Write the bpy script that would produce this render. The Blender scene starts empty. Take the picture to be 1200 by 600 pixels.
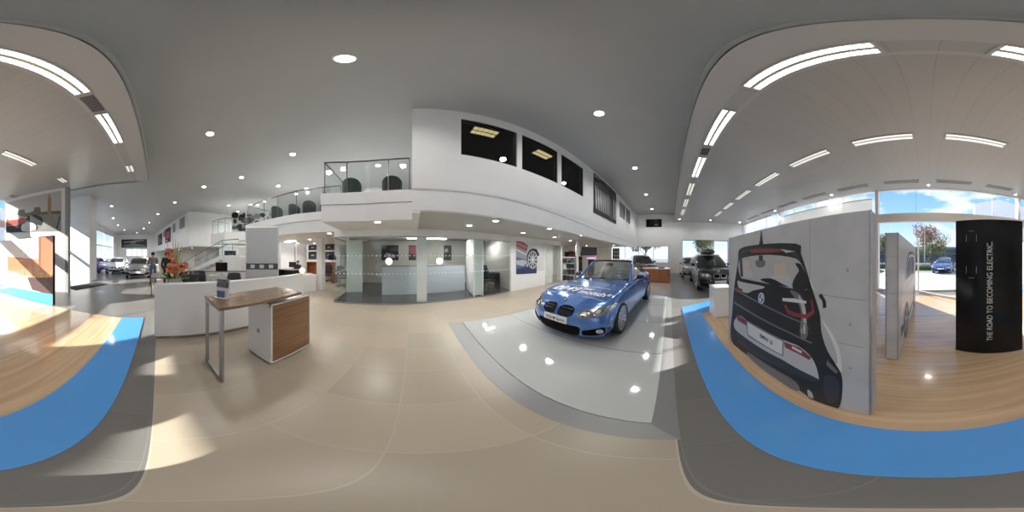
import bpy, bmesh, math, random
from mathutils import Vector, Matrix
from mathutils.bvhtree import BVHTree
from math import pi, sin, cos, tan, radians as R
random.seed(7)
S = bpy.context.scene
C = S.collection
# ------------------------------------------------------------------ camera
EYE = 1.6
cd = bpy.data.cameras.new('camera'); cam = bpy.data.objects.new('camera', cd); C.objects.link(cam)
cd.type = 'PANO'
try: cd.cycles.panorama_type = 'EQUIRECTANGULAR'
except Exception: pass
try: cd.panorama_type = 'EQUIRECTANGULAR'
except Exception: pass
cd.clip_start = 0.01; cd.clip_end = 1000
cam.location = (0, 0, EYE); cam.rotation_euler = (R(90), 0, R(-34.5))
S.camera = cam
S.view_settings.view_transform = 'Standard'; S.view_settings.look = 'None'
S.view_settings.gamma = 1; S.view_settings.use_curve_mapping = False
S.view_settings.exposure = 0.80
try:
    S.cycles.use_denoising = True; S.cycles.denoiser = 'OPENIMAGEDENOISE'
    S.cycles.max_bounces = 10; S.cycles.diffuse_bounces = 6; S.cycles.transparent_max_bounces = 24
    S.cycles.sample_clamp_indirect = 6; S.cycles.caustics_reflective = False; S.cycles.caustics_refractive = False
except Exception: pass
# ------------------------------------------------------------------ sky and sun
W = bpy.data.worlds.new('world'); S.world = W; W.use_nodes = True
nt = W.node_tree; nt.nodes.clear()
def wn(t, **k):
    n = nt.nodes.new(t)
    for a, b in k.items(): setattr(n, a, b)
    return n
tc = wn('ShaderNodeTexCoord'); sep = wn('ShaderNodeSeparateXYZ'); nt.links.new(tc.outputs['Generated'], sep.inputs[0])
ramp = wn('ShaderNodeValToRGB'); nt.links.new(sep.outputs['Z'], ramp.inputs[0])
e = ramp.color_ramp.elements; e[0].position = 0.0; e[0].color = (0.78, 0.90, 1.0, 1); e[1].position = 0.55; e[1].color = (0.13, 0.34, 0.82, 1)
e2 = e.new(0.25); e2.color = (0.33, 0.60, 0.98, 1)
mp = wn('ShaderNodeMapping'); mp.inputs['Scale'].default_value = (1.3, 1.3, 3.4); mp.inputs['Location'].default_value = (0.35, 0.1, 0.2); nt.links.new(tc.outputs['Generated'], mp.inputs[0])
nz = wn('ShaderNodeTexNoise'); nz.inputs['Scale'].default_value = 2.4; nz.inputs['Detail'].default_value = 7; nt.links.new(mp.outputs[0], nz.inputs[0])
cr = wn('ShaderNodeValToRGB'); cr.color_ramp.elements[0].position = 0.50; cr.color_ramp.elements[1].position = 0.64; nt.links.new(nz.outputs['Fac'], cr.inputs[0])
mx = wn('ShaderNodeMixRGB'); nt.links.new(cr.outputs[0], mx.inputs[0]); nt.links.new(ramp.outputs[0], mx.inputs[1]); mx.inputs[2].default_value = (1.0, 1.0, 1.0, 1)
bg = wn('ShaderNodeBackground'); bg.inputs['Strength'].default_value = .78; nt.links.new(mx.outputs[0], bg.inputs[0])
wo = wn('ShaderNodeOutputWorld'); nt.links.new(bg.outputs[0], wo.inputs[0])
sl = bpy.data.lights.new('sun', 'SUN'); sl.energy = 8.2; sl.angle = R(0.6); sl.color = (1.0, 0.95, 0.86)
so = bpy.data.objects.new('sun', sl); C.objects.link(so)
SUN_DIR = Vector((-0.58, 0.815, -0.5146)).normalized()
so.rotation_euler = SUN_DIR.to_track_quat('-Z', 'Y').to_euler(); so.location = (8, -12, 10)
# each downlight carries its own small spot lamp
DOWN_W = {'high': 75, 'low': 34}
def spot(name, loc, power, parent, r=.11, angle=150):
    k = name + str(power)
    l = bpy.data.lights.get(k)
    if l is None:
        l = bpy.data.lights.new(k, 'SPOT'); l.energy = power; l.spot_size = R(angle); l.spot_blend = .6; l.shadow_soft_size = r; l.color = (1, .97, .92)
    o = bpy.data.objects.new(name, l); C.objects.link(o); o.parent = parent; o.location = loc; return o

# ------------------------------------------------------------------ photograph angles <-> places in the room
U0 = 485.0
def ray(u, v):
    th = R((u - U0) * 0.3); el = R((300 - v) * 0.3)
    return Vector((sin(th) * cos(el), cos(th) * cos(el), sin(el)))
def on_z(u, v, z):
    d = ray(u, v); t = (z - EYE) / d.z; return Vector((d.x * t, d.y * t, z))
def on_y(u, v, y):
    d = ray(u, v); t = y / d.y; return Vector((d.x * t, y, EYE + d.z * t))
def on_x(u, v, x):
    d = ray(u, v); t = x / d.x; return Vector((x, d.y * t, EYE + d.z * t))
def on_line(u, v, p0, p1):
    d = ray(u, v); n = Vector((p1[1] - p0[1], p0[0] - p1[0], 0)); t = n.dot(Vector((p0[0], p0[1], 0))) / n.dot(Vector((d.x, d.y, 0)))
    return Vector((d.x * t, d.y * t, EYE + d.z * t))

# ------------------------------------------------------------------ materials
MATS = {}
def mat(name, col, rough=0.5, metal=0.0, emit=None, estr=0.0, noise=0.0, nscale=8.0, bump=0.0, coat=0.0, spec=0.5, trans=0.0, stretch=(1, 1, 1), col2=None):
    if name in MATS: return MATS[name]
    m = bpy.data.materials.new(name); m.use_nodes = True; n = m.node_tree; b = n.nodes['Principled BSDF']
    b.inputs['Base Color'].default_value = (*col, 1); b.inputs['Roughness'].default_value = rough; b.inputs['Metallic'].default_value = metal
    b.inputs['Specular IOR Level'].default_value = spec; b.inputs['Coat Weight'].default_value = coat; b.inputs['Coat Roughness'].default_value = 0.04
    b.inputs['Transmission Weight'].default_value = trans
    if emit: b.inputs['Emission Color'].default_value = (*emit, 1); b.inputs['Emission Strength'].default_value = estr
    if noise or bump:
        t = n.nodes.new('ShaderNodeTexCoord'); mp = n.nodes.new('ShaderNodeMapping'); mp.inputs['Scale'].default_value = stretch
        nz = n.nodes.new('ShaderNodeTexNoise'); nz.inputs['Scale'].default_value = nscale; nz.inputs['Detail'].default_value = 6
        n.links.new(t.outputs['Object'], mp.inputs[0]); n.links.new(mp.outputs[0], nz.inputs[0])
        if noise:
            r = n.nodes.new('ShaderNodeValToRGB'); r.color_ramp.elements[0].position = .3; r.color_ramp.elements[1].position = .7
            c2 = col2 or tuple(c * (1 - noise) for c in col)
            r.color_ramp.elements[0].color = (*c2, 1); r.color_ramp.elements[1].color = (*[min(1, c * (1 + noise * .3)) for c in col], 1)
            n.links.new(nz.outputs['Fac'], r.inputs[0]); n.links.new(r.outputs[0], b.inputs['Base Color'])
        if bump:
            bp = n.nodes.new('ShaderNodeBump'); bp.inputs['Strength'].default_value = bump; bp.inputs['Distance'].default_value = .01
            n.links.new(nz.outputs['Fac'], bp.inputs['Height']); n.links.new(bp.outputs[0], b.inputs['Normal'])
    MATS[name] = m; return m
def glass(name, tint=(1, 1, 1), refl=0.12, rough=0.0):
    m = bpy.data.materials.new(name); m.use_nodes = True; n = m.node_tree; n.nodes.clear()
    o = n.nodes.new('ShaderNodeOutputMaterial'); mx = n.nodes.new('ShaderNodeMixShader'); t = n.nodes.new('ShaderNodeBsdfTransparent'); g = n.nodes.new('ShaderNodeBsdfGlossy')
    t.inputs[0].default_value = (*tint, 1); g.inputs['Roughness'].default_value = rough; g.inputs[0].default_value = (1, 1, 1, 1)
    lw = n.nodes.new('ShaderNodeLayerWeight'); pw = n.nodes.new('ShaderNodeMath'); pw.operation = 'POWER'; pw.inputs[1].default_value = 4.0; ma = n.nodes.new('ShaderNodeMath'); ma.operation = 'MULTIPLY_ADD'; ma.inputs[1].default_value = .25 + refl; ma.inputs[2].default_value = refl * .6
    n.links.new(lw.outputs['Facing'], pw.inputs[0]); n.links.new(pw.outputs[0], ma.inputs[0]); n.links.new(ma.outputs[0], mx.inputs[0]); n.links.new(t.outputs[0], mx.inputs[1]); n.links.new(g.outputs[0], mx.inputs[2]); n.links.new(mx.outputs[0], o.inputs[0])
    MATS[name] = m; return m
def frosted(name, col, alpha):
    m = bpy.data.materials.new(name); m.use_nodes = True; n = m.node_tree; b = n.nodes['Principled BSDF']
    b.inputs['Base Color'].default_value = (*col, 1); b.inputs['Alpha'].default_value = alpha; b.inputs['Roughness'].default_value = .15
    MATS[name] = m; return m
def tiled(name, col, col2, grout, sx, sy, ox, oy, gw=0.012, rough=0.18, coat=0.0, var=.08):
    """square tiles in world x / y with grout lines at ox + k*sx, oy + k*sy"""
    m = bpy.data.materials.new(name); m.use_nodes = True; n = m.node_tree; b = n.nodes['Principled BSDF']
    g = n.nodes.new('ShaderNodeNewGeometry'); s = n.nodes.new('ShaderNodeSeparateXYZ'); n.links.new(g.outputs['Position'], s.inputs[0])
    def M(op, a, bb=None):
        k = n.nodes.new('ShaderNodeMath'); k.operation = op
        for i, q in enumerate((a, bb)):
            if q is None: continue
            if isinstance(q, (int, float)): k.inputs[i].default_value = q
            else: n.links.new(q, k.inputs[i])
        return k.outputs[0]
    def cell(out, o, st):
        t = M('DIVIDE', M('SUBTRACT', out, o), st); f = M('FLOOR', t); fr = M('SUBTRACT', t, f)
        d = M('MULTIPLY', M('MINIMUM', fr, M('SUBTRACT', 1.0, fr)), st); return f, d
    fx, dx = cell(s.outputs['X'], ox, sx); fy, dy = cell(s.outputs['Y'], oy, sy)
    line = M('LESS_THAN', M('MINIMUM', dx, dy), gw / 2)
    cb = n.nodes.new('ShaderNodeCombineXYZ'); n.links.new(fx, cb.inputs[0]); n.links.new(fy, cb.inputs[1])
    wn_ = n.nodes.new('ShaderNodeTexWhiteNoise'); wn_.noise_dimensions = '2D'; n.links.new(cb.outputs[0], wn_.inputs['Vector'])
    nz = n.nodes.new('ShaderNodeTexNoise'); nz.inputs['Scale'].default_value = 1.1; nz.inputs['Detail'].default_value = 5; n.links.new(g.outputs['Position'], nz.inputs[0])
    fac = M('ADD', M('MULTIPLY', wn_.outputs['Value'], .55), M('MULTIPLY', nz.outputs['Fac'], .45))
    mx = n.nodes.new('ShaderNodeMixRGB'); n.links.new(fac, mx.inputs[0]); mx.inputs[1].default_value = (*col, 1); mx.inputs[2].default_value = (*col2, 1)
    m2 = n.nodes.new('ShaderNodeMixRGB'); n.links.new(line, m2.inputs[0]); n.links.new(mx.outputs[0], m2.inputs[1]); m2.inputs[2].default_value = (*grout, 1)
    n.links.new(m2.outputs[0], b.inputs['Base Color']); b.inputs['Roughness'].default_value = rough; b.inputs['Coat Weight'].default_value = coat
    MATS[name] = m; return m
def planks(name, col, col2, rough=.25, coat=0.0, axis='X', pw=.12, scale=1.0):
    m = bpy.data.materials.new(name); m.use_nodes = True; n = m.node_tree; b = n.nodes['Principled BSDF']
    t = n.nodes.new('ShaderNodeTexCoord'); mp = n.nodes.new('ShaderNodeMapping')
    st = {'X': (.35, 9, 9), 'Y': (9, .35, 9), 'Z': (9, 9, .6)}[axis]; mp.inputs['Scale'].default_value = tuple(q * scale for q in st)
    nz = n.nodes.new('ShaderNodeTexNoise'); nz.inputs['Scale'].default_value = 2.2; nz.inputs['Detail'].default_value = 8; nz.inputs['Distortion'].default_value = .5
    n.links.new(t.outputs['Object'], mp.inputs[0]); n.links.new(mp.outputs[0], nz.inputs[0])
    mx = n.nodes.new('ShaderNodeMixRGB'); r = n.nodes.new('ShaderNodeValToRGB'); r.color_ramp.elements[0].position = .35; r.color_ramp.elements[1].position = .65
    n.links.new(nz.outputs['Fac'], r.inputs[0]); n.links.new(r.outputs[0], mx.inputs[0]); mx.inputs[1].default_value = (*col, 1); mx.inputs[2].default_value = (*col2, 1)
    n.links.new(mx.outputs[0], b.inputs['Base Color']); b.inputs['Roughness'].default_value = rough; b.inputs['Coat Weight'].default_value = coat
    MATS[name] = m; return m
white = mat('white_paint', (.88, .885, .89), .55, noise=.03, nscale=2)
white_gloss = mat('white_lacquer', (.84, .84, .84), .18, coat=.3)
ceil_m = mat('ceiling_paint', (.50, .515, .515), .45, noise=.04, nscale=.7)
tan_tile = tiled('tan_stone_tiles', (.47, .40, .31), (.37, .32, .255), (.47, .42, .345), .645, .635, -.108, -.03, gw=.008, rough=.33)
grey_tile = tiled('grey_stone_tiles', (.19, .185, .175), (.145, .14, .135), (.20, .195, .19), .6, .6, .1, -.05, gw=.006, rough=.28)
slate = tiled('slate_floor_tiles', (.055, .06, .07), (.045, .048, .058), (.09, .09, .1), .6, .6, 0, 5, rough=.2)
wood_floor = planks('light_oak_boards', (.62, .44, .28), (.50, .345, .21), .16, coat=.35, axis='X')
blue_g = mat('blue_gloss_border', (.09, .33, .76), .10, coat=.6, noise=.03, nscale=1)
metal = mat('brushed_metal', (.42, .42, .43), .32, .85, noise=.08, nscale=20)
chrome = mat('chrome', (.8, .8, .82), .08, 1.0)
dark = mat('black_plastic', (.018, .018, .02), .35)
fabric_dark = mat('charcoal_fabric', (.05, .053, .06), .85, noise=.3, nscale=60)
fabric_green = mat('grey_green_fabric', (.06, .085, .075), .85, noise=.2, nscale=60)
black_gloss = mat('black_gloss', (.006, .006, .007), .20, spec=.3)
walnut = planks('walnut_veneer', (.33, .17, .075), (.22, .105, .045), .3, coat=.2, axis='Y')
walnut_top = planks('walnut_table_veneer', (.27, .165, .09), (.19, .11, .058), .22, coat=.3, axis='Y')
cherry = planks('cherry_veneer', (.36, .13, .05), (.27, .09, .035), .3, coat=.1, axis='Z', scale=.5)
taupe = mat('taupe_worktop', (.30, .26, .23), .3, noise=.1)
concrete = mat('concrete_print', (.47, .47, .495), .6, noise=.16, nscale=3, bump=.08)
concrete_d = mat('concrete_joint', (.30, .30, .32), .7)
G = glass('clear_glass', (.97, .99, .98), .04)
GW = glass('window_glass', (.985, .995, 1), .025)
GP = glass('partition_glass', (.955, .975, .97), .05)
frost = frosted('frosted_glass', (.78, .86, .84), .7)
lamp_e = mat('lamp_tube', (1, 1, 1), .5, emit=(1, .95, .82), estr=1.9)
down_e = mat('downlight_lens', (1, 1, 1), .5, emit=(1, .97, .92), estr=9)
globe_e = mat('globe_lamp_glass', (1, .9, .75), .5, emit=(1, .72, .42), estr=2.2)
sunless = mat('dark_louvre', (.12, .12, .12), .5)
rubber = mat('tyre_rubber', (.02, .02, .02), .75, noise=.2, nscale=30)

# ------------------------------------------------------------------ mesh builders
SPLIT = {'corner_trim', 'hanger', 'lamp_tube', 'eye', 'concrete_joint', 'corner_mark', 'grille_bar', 'panel_joint', 'foot', 'roof_bar', 'track', 'bar_rail', 'certificate'}
class MB:
    def __init__(s): s.v = []; s.f = []; s.m = []; s.p = []
    def face(s, pts, mi=0):
        b = len(s.v); s.p.append((b, len(s.f))); s.v += [tuple(p) for p in pts]; s.f.append(tuple(range(b, b + len(pts)))); s.m.append(mi); return s
    def add(s, vs, fs, mi=0):
        b = len(s.v); s.p.append((b, len(s.f))); s.v += [tuple(p) for p in vs]; s.f += [tuple(b + i for i in f) for f in fs]; s.m += [mi] * len(fs); return s
    def box(s, x0, x1, y0, y1, z0, z1, mi=0):
        x0, x1 = sorted((x0, x1)); y0, y1 = sorted((y0, y1)); z0, z1 = sorted((z0, z1))
        return s.add([(x0, y0, z0), (x1, y0, z0), (x1, y1, z0), (x0, y1, z0), (x0, y0, z1), (x1, y0, z1), (x1, y1, z1), (x0, y1, z1)],
                     [(3, 2, 1, 0), (4, 5, 6, 7), (0, 1, 5, 4), (1, 2, 6, 5), (2, 3, 7, 6), (3, 0, 4, 7)], mi)
    def obox(s, c, sz, rz=0, rx=0, ry=0, mi=0):
        M = Matrix.Translation(c) @ Matrix.Rotation(rz, 4, 'Z') @ Matrix.Rotation(ry, 4, 'Y') @ Matrix.Rotation(rx, 4, 'X')
        t = MB().box(-sz[0] / 2, sz[0] / 2, -sz[1] / 2, sz[1] / 2, -sz[2] / 2, sz[2] / 2)
        return s.add([M @ Vector(p) for p in t.v], t.f, mi)
    def prism(s, poly, z0, z1, mi=0):
        a = sum(poly[i][0] * poly[(i + 1) % len(poly)][1] - poly[(i + 1) % len(poly)][0] * poly[i][1] for i in range(len(poly)))
        if a < 0: poly = poly[::-1]
        n = len(poly); vs = [(p[0], p[1], z0) for p in poly] + [(p[0], p[1], z1) for p in poly]
        return s.add(vs, [tuple(range(n))[::-1], tuple(range(n, 2 * n))] + [(i, (i + 1) % n, n + (i + 1) % n, n + i) for i in range(n)], mi)
    def wallseg(s, p0, p1, z0, z1, t=.1, mi=0):
        """thick wall between two plan points; z0/z1 may be (start, end) pairs; thickness goes to the left of p0->p1"""
        a, b = Vector((p0[0], p0[1], 0)), Vector((p1[0], p1[1], 0)); d = (b - a).normalized(); n = Vector((-d.y, d.x, 0)) * t
        z0 = z0 if isinstance(z0, tuple) else (z0, z0); z1 = z1 if isinstance(z1, tuple) else (z1, z1)
        Z = Vector((0, 0, 1)); vs = [a + Z * z0[0], b + Z * z0[1], b + n + Z * z0[1], a + n + Z * z0[0], a + Z * z1[0], b + Z * z1[1], b + n + Z * z1[1], a + n + Z * z1[0]]
        return s.add(vs, [(3, 2, 1, 0), (4, 5, 6, 7), (0, 1, 5, 4), (1, 2, 6, 5), (2, 3, 7, 6), (3, 0, 4, 7)], mi)
    def tube(s, pts, r, n=8, mi=0, cap=True):
        pts = [Vector(p) for p in pts]; rs = r if isinstance(r, (list, tuple)) else [r] * len(pts); b = len(s.v); fs = []; s.p.append((b, len(s.f)))
        for i, p in enumerate(pts):
            d = (pts[min(i + 1, len(pts) - 1)] - pts[max(i - 1, 0)]).normalized()
            u = d.cross(Vector((0, 0, 1)));  u = Vector((1, 0, 0)) if u.length < 1e-4 else u.normalized(); w = d.cross(u)
            for k in range(n):
                a = 2 * pi * k / n; s.v.append(tuple(p + (u * cos(a) + w * sin(a)) * rs[i]))
        for i in range(len(pts) - 1):
            for k in range(n):
                k2 = (k + 1) % n; fs.append((b + i * n + k, b + i * n + k2, b + (i + 1) * n + k2, b + (i + 1) * n + k))
        if cap: fs += [tuple(b + k for k in range(n))[::-1], tuple(b + (len(pts) - 1) * n + k for k in range(n))]
        s.f += fs; s.m += [mi] * len(fs); return s
    def lathe(s, prof, n=24, c=(0, 0, 0), axis='Z', mi=0):
        b = len(s.v); fs = []; s.p.append((b, len(s.f)))
        for r, h in prof:
            for k in range(n):
                a = 2 * pi * k / n; x, y = r * cos(a), r * sin(a)
                p = {'Z': (x, y, h), 'Y': (x, h, y), 'X': (h, x, y)}[axis]; s.v.append((c[0] + p[0], c[1] + p[1], c[2] + p[2]))
        for i in range(len(prof) - 1):
            for k in range(n):
                k2 = (k + 1) % n; fs.append((b + i * n + k, b + i * n + k2, b + (i + 1) * n + k2, b + (i + 1) * n + k))
        s.f += fs; s.m += [mi] * len(fs); return s
    def ball(s, c, r, n=12, mi=0, sc=(1, 1, 1)):
        t = MB().lathe([(max(1e-4, sin(pi * i / n)) * r, -cos(pi * i / n) * r) for i in range(n + 1)], 2 * n)
        return s.add([(c[0] + p[0] * sc[0], c[1] + p[1] * sc[1], c[2] + p[2] * sc[2]) for p in t.v], t.f, mi)
    def build(s, name, mats, parent=None, smooth=False, bevel=0.0, bseg=2, loc=None):
        if not isinstance(mats, (list, tuple)): mats = [mats]
        if name in SPLIT and len(s.p) > 1:      # pieces that stand apart become parts of their own
            ends = s.p[1:] + [(len(s.v), len(s.f))]
            for (v0, f0), (v1, f1) in zip(s.p, ends):
                q = MB(); q.v = s.v[v0:v1]; q.f = [tuple(i - v0 for i in f) for f in s.f[f0:f1]]; q.m = s.m[f0:f1]; o = q.build(name, mats, parent, smooth, bevel, bseg, loc)
            return o
        off = Vector(parent['_o']) if parent is not None and '_o' in parent else Vector((0, 0, 0))
        if loc is not None: off = Vector(loc)
        me = bpy.data.meshes.new(name); me.from_pydata([tuple(Vector(p) - off) for p in s.v], [], s.f)
        for m in mats: me.materials.append(m)
        me.polygons.foreach_set('material_index', s.m)
        bm = bmesh.new(); bm.from_mesh(me); bmesh.ops.remove_doubles(bm, verts=bm.verts, dist=1e-5); bmesh.ops.recalc_face_normals(bm, faces=bm.faces); bm.to_mesh(me); bm.free()
        if smooth: me.polygons.foreach_set('use_smooth', [True] * len(me.polygons))
        me.update(); o = bpy.data.objects.new(name, me); C.objects.link(o)
        if parent is not None: o.parent = parent
        if loc is not None: o.location = loc
        if bevel:
            bv = o.modifiers.new('bevel', 'BEVEL'); bv.width = bevel; bv.segments = bseg; bv.limit_method = 'ANGLE'
        if smooth and bevel == 0 and smooth != 'all':
            try:
                me.set_sharp_from_angle(angle=R(35))
            except Exception: pass
        return o
def tag(o, label, cat, group=None, kind=None):
    o['label'] = label; o['category'] = cat
    if group: o['group'] = group
    if kind: o['kind'] = kind
    return o
def thing(name, label, cat, loc=(0, 0, 0), rz=0.0, group=None, local=False):
    """an Empty at the base of a thing; with local=True its parts are built about the origin"""
    o = bpy.data.objects.new(name, None); C.objects.link(o); o.location = loc; o.rotation_euler = (0, 0, rz); o.empty_display_size = .1
    o['_o'] = (0.0, 0.0, 0.0) if local else tuple(float(q) for q in loc); tag(o, label, cat, group); return o
def struct(o, label=None):
    o['kind'] = 'structure'
    if label: o['label'] = label
    return o
def copy_tree(o, parent=None):
    c = o.copy(); C.objects.link(c); c.parent = parent
    for ch in list(o.children): copy_tree(ch, c)
    return c
def dup(o, loc, rz, label, group=None):
    c = copy_tree(o); c.location = loc; c.rotation_euler = (0, 0, rz); c['label'] = label
    if group: c['group'] = group
    return c
def bake(o):
    dg = bpy.context.evaluated_depsgraph_get(); dg.update(); me = bpy.data.meshes.new_from_object(o.evaluated_get(dg)); o.modifiers.clear(); o.data = me; return o
def text_mesh(body, size, bold=0.0, shear=0.0, space=1.0):
    cu = bpy.data.curves.new('txt', 'FONT'); cu.body = body; cu.size = size; cu.offset = bold; cu.shear = shear; cu.space_character = space; cu.align_x = 'CENTER'; cu.align_y = 'CENTER'
    o = bpy.data.objects.new('txt', cu); C.objects.link(o); dg = bpy.context.evaluated_depsgraph_get(); dg.update()
    me = bpy.data.meshes.new_from_object(o.evaluated_get(dg)); vs = [v.co.copy() for v in me.vertices]; fs = [tuple(p.vertices) for p in me.polygons]
    bpy.data.objects.remove(o); bpy.data.curves.remove(cu); bpy.data.meshes.remove(me); return vs, fs
def text_on(mb, body, size, origin, ux, uy, off=.002, mi=0, **k):
    vs, fs = text_mesh(body, size, **k); ux, uy = Vector(ux).normalized(), Vector(uy).normalized(); n = ux.cross(uy)
    mb.add([Vector(origin) + ux * p.x + uy * p.y + n * off for p in vs], fs, mi); return mb
def holes_wall(axis, c, a0, a1, z0, z1, holes, t):
    """wall in the plane axis=c with rectangular holes [(a0,a1,z0,z1)]; thickness t along +axis"""
    mb = MB(); A = sorted({a0, a1, *[h[0] for h in holes], *[h[1] for h in holes]}); Z = sorted({z0, z1, *[h[2] for h in holes], *[h[3] for h in holes]})
    for i in range(len(A) - 1):
        for j in range(len(Z) - 1):
            ca, cz = (A[i] + A[i + 1]) / 2, (Z[j] + Z[j + 1]) / 2
            if any(h[0] < ca < h[1] and h[2] < cz < h[3] for h in holes): continue
            if axis == 'y': mb.box(A[i], A[i + 1], c, c + t, Z[j], Z[j + 1])
            else: mb.box(c, c + t, A[i], A[i + 1], Z[j], Z[j + 1])
    return mb
# ================================================================== THE SETTING
H1, H2, SOF = 5.54, 4.80, 2.50
# floors
OFFICE_LINE = [(-2.57, 4.83), (-1.9, 4.95), (-.33, 5.22), (1.04, 5.52), (3.1, 5.82)]
struct(MB().box(-29.2, 15, -.034, 14, -.15, 0).build('floor', tan_tile))
struct(MB().box(-29.2, 15, -7.45, -.034, -.15, 0).build('floor_grey', grey_tile))
struct(MB().prism(OFFICE_LINE + [(4.2, 6.05), (4.2, 9.4), (-2.95, 9.4), (-2.95, 7.0)], .001, .012).build('floor_office', slate))
# ceilings
struct(MB().box(-29.2, 15, -7.45, 14, H1, H1 + .15).build('ceiling', ceil_m))
seam = tiled('ceiling_planks', (.44, .445, .44), (.42, .425, .42), (.31, .31, .31), .305, 200, .228, 77, gw=.006, rough=.3)
cl = MB()
LX = [(-15, -6.5)]
ROWS = {-.92: .135, -3.52: .135, -6.45: .12}
SEGS = [(-5.55, -5.05), (-3.75, -2.5), (-1.87, -.40), (.255, 1.705), (2.38, 3.85), (4.5, 6.0), (6.6, 8.1), (8.7, 10.2), (10.8, 12.3)]
# the dropped ceiling over the window side, with the luminaires recessed in margins
cl.box(-6.5, 15, -7.35, -.37, H2, H2 + .12)
struct(cl.build('ceiling_dropped', seam))
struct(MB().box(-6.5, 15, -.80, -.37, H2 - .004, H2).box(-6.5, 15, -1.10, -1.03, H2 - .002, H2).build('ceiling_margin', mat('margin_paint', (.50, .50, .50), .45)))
struct(MB().box(-6.5, 15, -.40, -.37, H2, H1).box(-6.5, -6.42, -7.35, -.37, H2, H1).build('ceiling_bulkhead', ceil_m))
# outer walls
WY = -7.3
struct(MB().box(-29.2, 15.15, WY - .15, WY, 4.82, 5.7).build('wall_front', white))
struct(MB().box(-29.2, 15.15, 14, 14.15, 0, 5.7).build('wall_back', white))
# far right wall (x = 15) with its two glazed openings
struct(holes_wall('x', 15, WY, 14, 0, 5.7, [(-5.6, -1.15, 0.02, 3.1), (.15, 5.6, .95, 2.54)], .15).build('wall_right', white))
struct(holes_wall('x', -29.2, WY, 14, 0, 5.7, [(-5.7, -1.9, 1.5, 2.9)], .15).build('wall_left', white))
def framed_window(name, axis, c, a0, a1, z0, z1, divs, fm, w=.06, gm=None, rail=None):
    f = MB(); xs = [a0 + (a1 - a0) * i / divs for i in range(divs + 1)]
    def bx(p0, p1, q0, q1):
        if axis == 'x': f.box(c - .04, c + .04, p0, p1, q0, q1)
        else: f.box(p0, p1, c - .04, c + .04, q0, q1)
    for a in xs: bx(a - w / 2, a + w / 2, z0, z1)
    bx(a0, a1, z0, z0 + w); bx(a0, a1, z1 - w, z1)
    if rail: bx(a0, a1, rail - w / 2, rail + w / 2)
    o = struct(f.build(name, fm))
    p = MB()
    if axis == 'x': p.box(c - .008, c + .008, a0, a1, z0, z1)
    else: p.box(a0, a1, c - .008, c + .008, z0, z1)
    p.build('pane', gm or GW, o); return o
frame_d = mat('dark_window_frame', (.07, .075, .08), .4, .3); frame_w = mat('white_window_frame', (.8, .8, .8), .35)
framed_window('window_1', 'x', 15.05, -5.6, -1.15, .02, 3.1, 3, frame_d)
framed_window('window_2', 'x', 15.05, .15, 5.6, .95, 2.54, 4, frame_w)
framed_window('window_3', 'x', -29.1, -5.7, -1.9, 1.5, 2.9, 4, mat('red_window_frame', (.5, .12, .1), .4))
# glass front: piers, transom, panes
n = 4
for a0, a1 in ((-5.25, -4.6), (-4.6, 2.25), (2.25, 9.05), (9.05, 15)):
    fr = MB(); fr.box(a0, a1, WY - .12, WY + .12, 3.16, 3.56).box(a1 - .09, a1 + .06, WY - .14, WY + .14, 0, 4.8)
    fr.box(a0, a1, WY - .08, WY + .08, 0, .08).box(a0, a1, WY - .08, WY + .08, 4.76, 4.84)
    o = struct(fr.build('window_%d' % n, frame_w)); n += 1
    MB().box(a0, a1, WY - .008, WY + .008, .08, 3.16).build('pane', GW, o)
    x = .45 if a0 < 0 < a1 else a0 + 1.8
    xs = [q for q in (x - 3.6, x - 1.8, x, x + 1.8, x + 3.6) if a0 + .3 < q < a1 - .3]
    MB().box(a0, a1, WY - .008, WY + .008, 3.56, 4.78).build('pane', GW, o)
    if xs:
        j = MB()
        for q in xs: j.box(q - .008, q + .008, WY - .02, WY + .02, 3.56, 4.78)
        j.build('joint', mat('glass_joint', (.55, .6, .63), .3), o)
# glazing of the far left hall
fr = MB()
for q in (-9.6, -13.5, -17.5, -21.5, -25.8): fr.box(q - .07, q + .07, WY - .1, WY + .1, 0, 5.0)
fr.box(-26, -6, WY - .08, WY + .08, 2.9, 3.05).box(-26, -6, WY - .08, WY + .08, 0, .1).box(-26, -6, WY - .08, WY + .08, 4.75, 4.85)
o = struct(fr.build('window_%d' % n, frame_w)); MB().box(-26, -6, WY - .008, WY + .008, .1, 4.8).build('pane', GW, o)
struct(MB().box(-29.2, -26, WY - .15, WY, 0, 4.82).build('wall_front_end', white))
# partition with the city poster and the slim dark post at its end, column beyond
PA, PB = (-6.05, -3.75), (-5.3, -7.2)
struct(MB().wallseg(PA, PB, 0, H2, -.18).build('wall_poster', white))
struct(MB().box(-6.22, -6.02, -3.86, -3.70, 0, 4.80).build('trim_post', mat('grey_post', (.33, .34, .34), .4)))
struct(MB().box(-10.4, -9.2, -5.5, -4.1, 0, H1).build('column_left', white))
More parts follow.
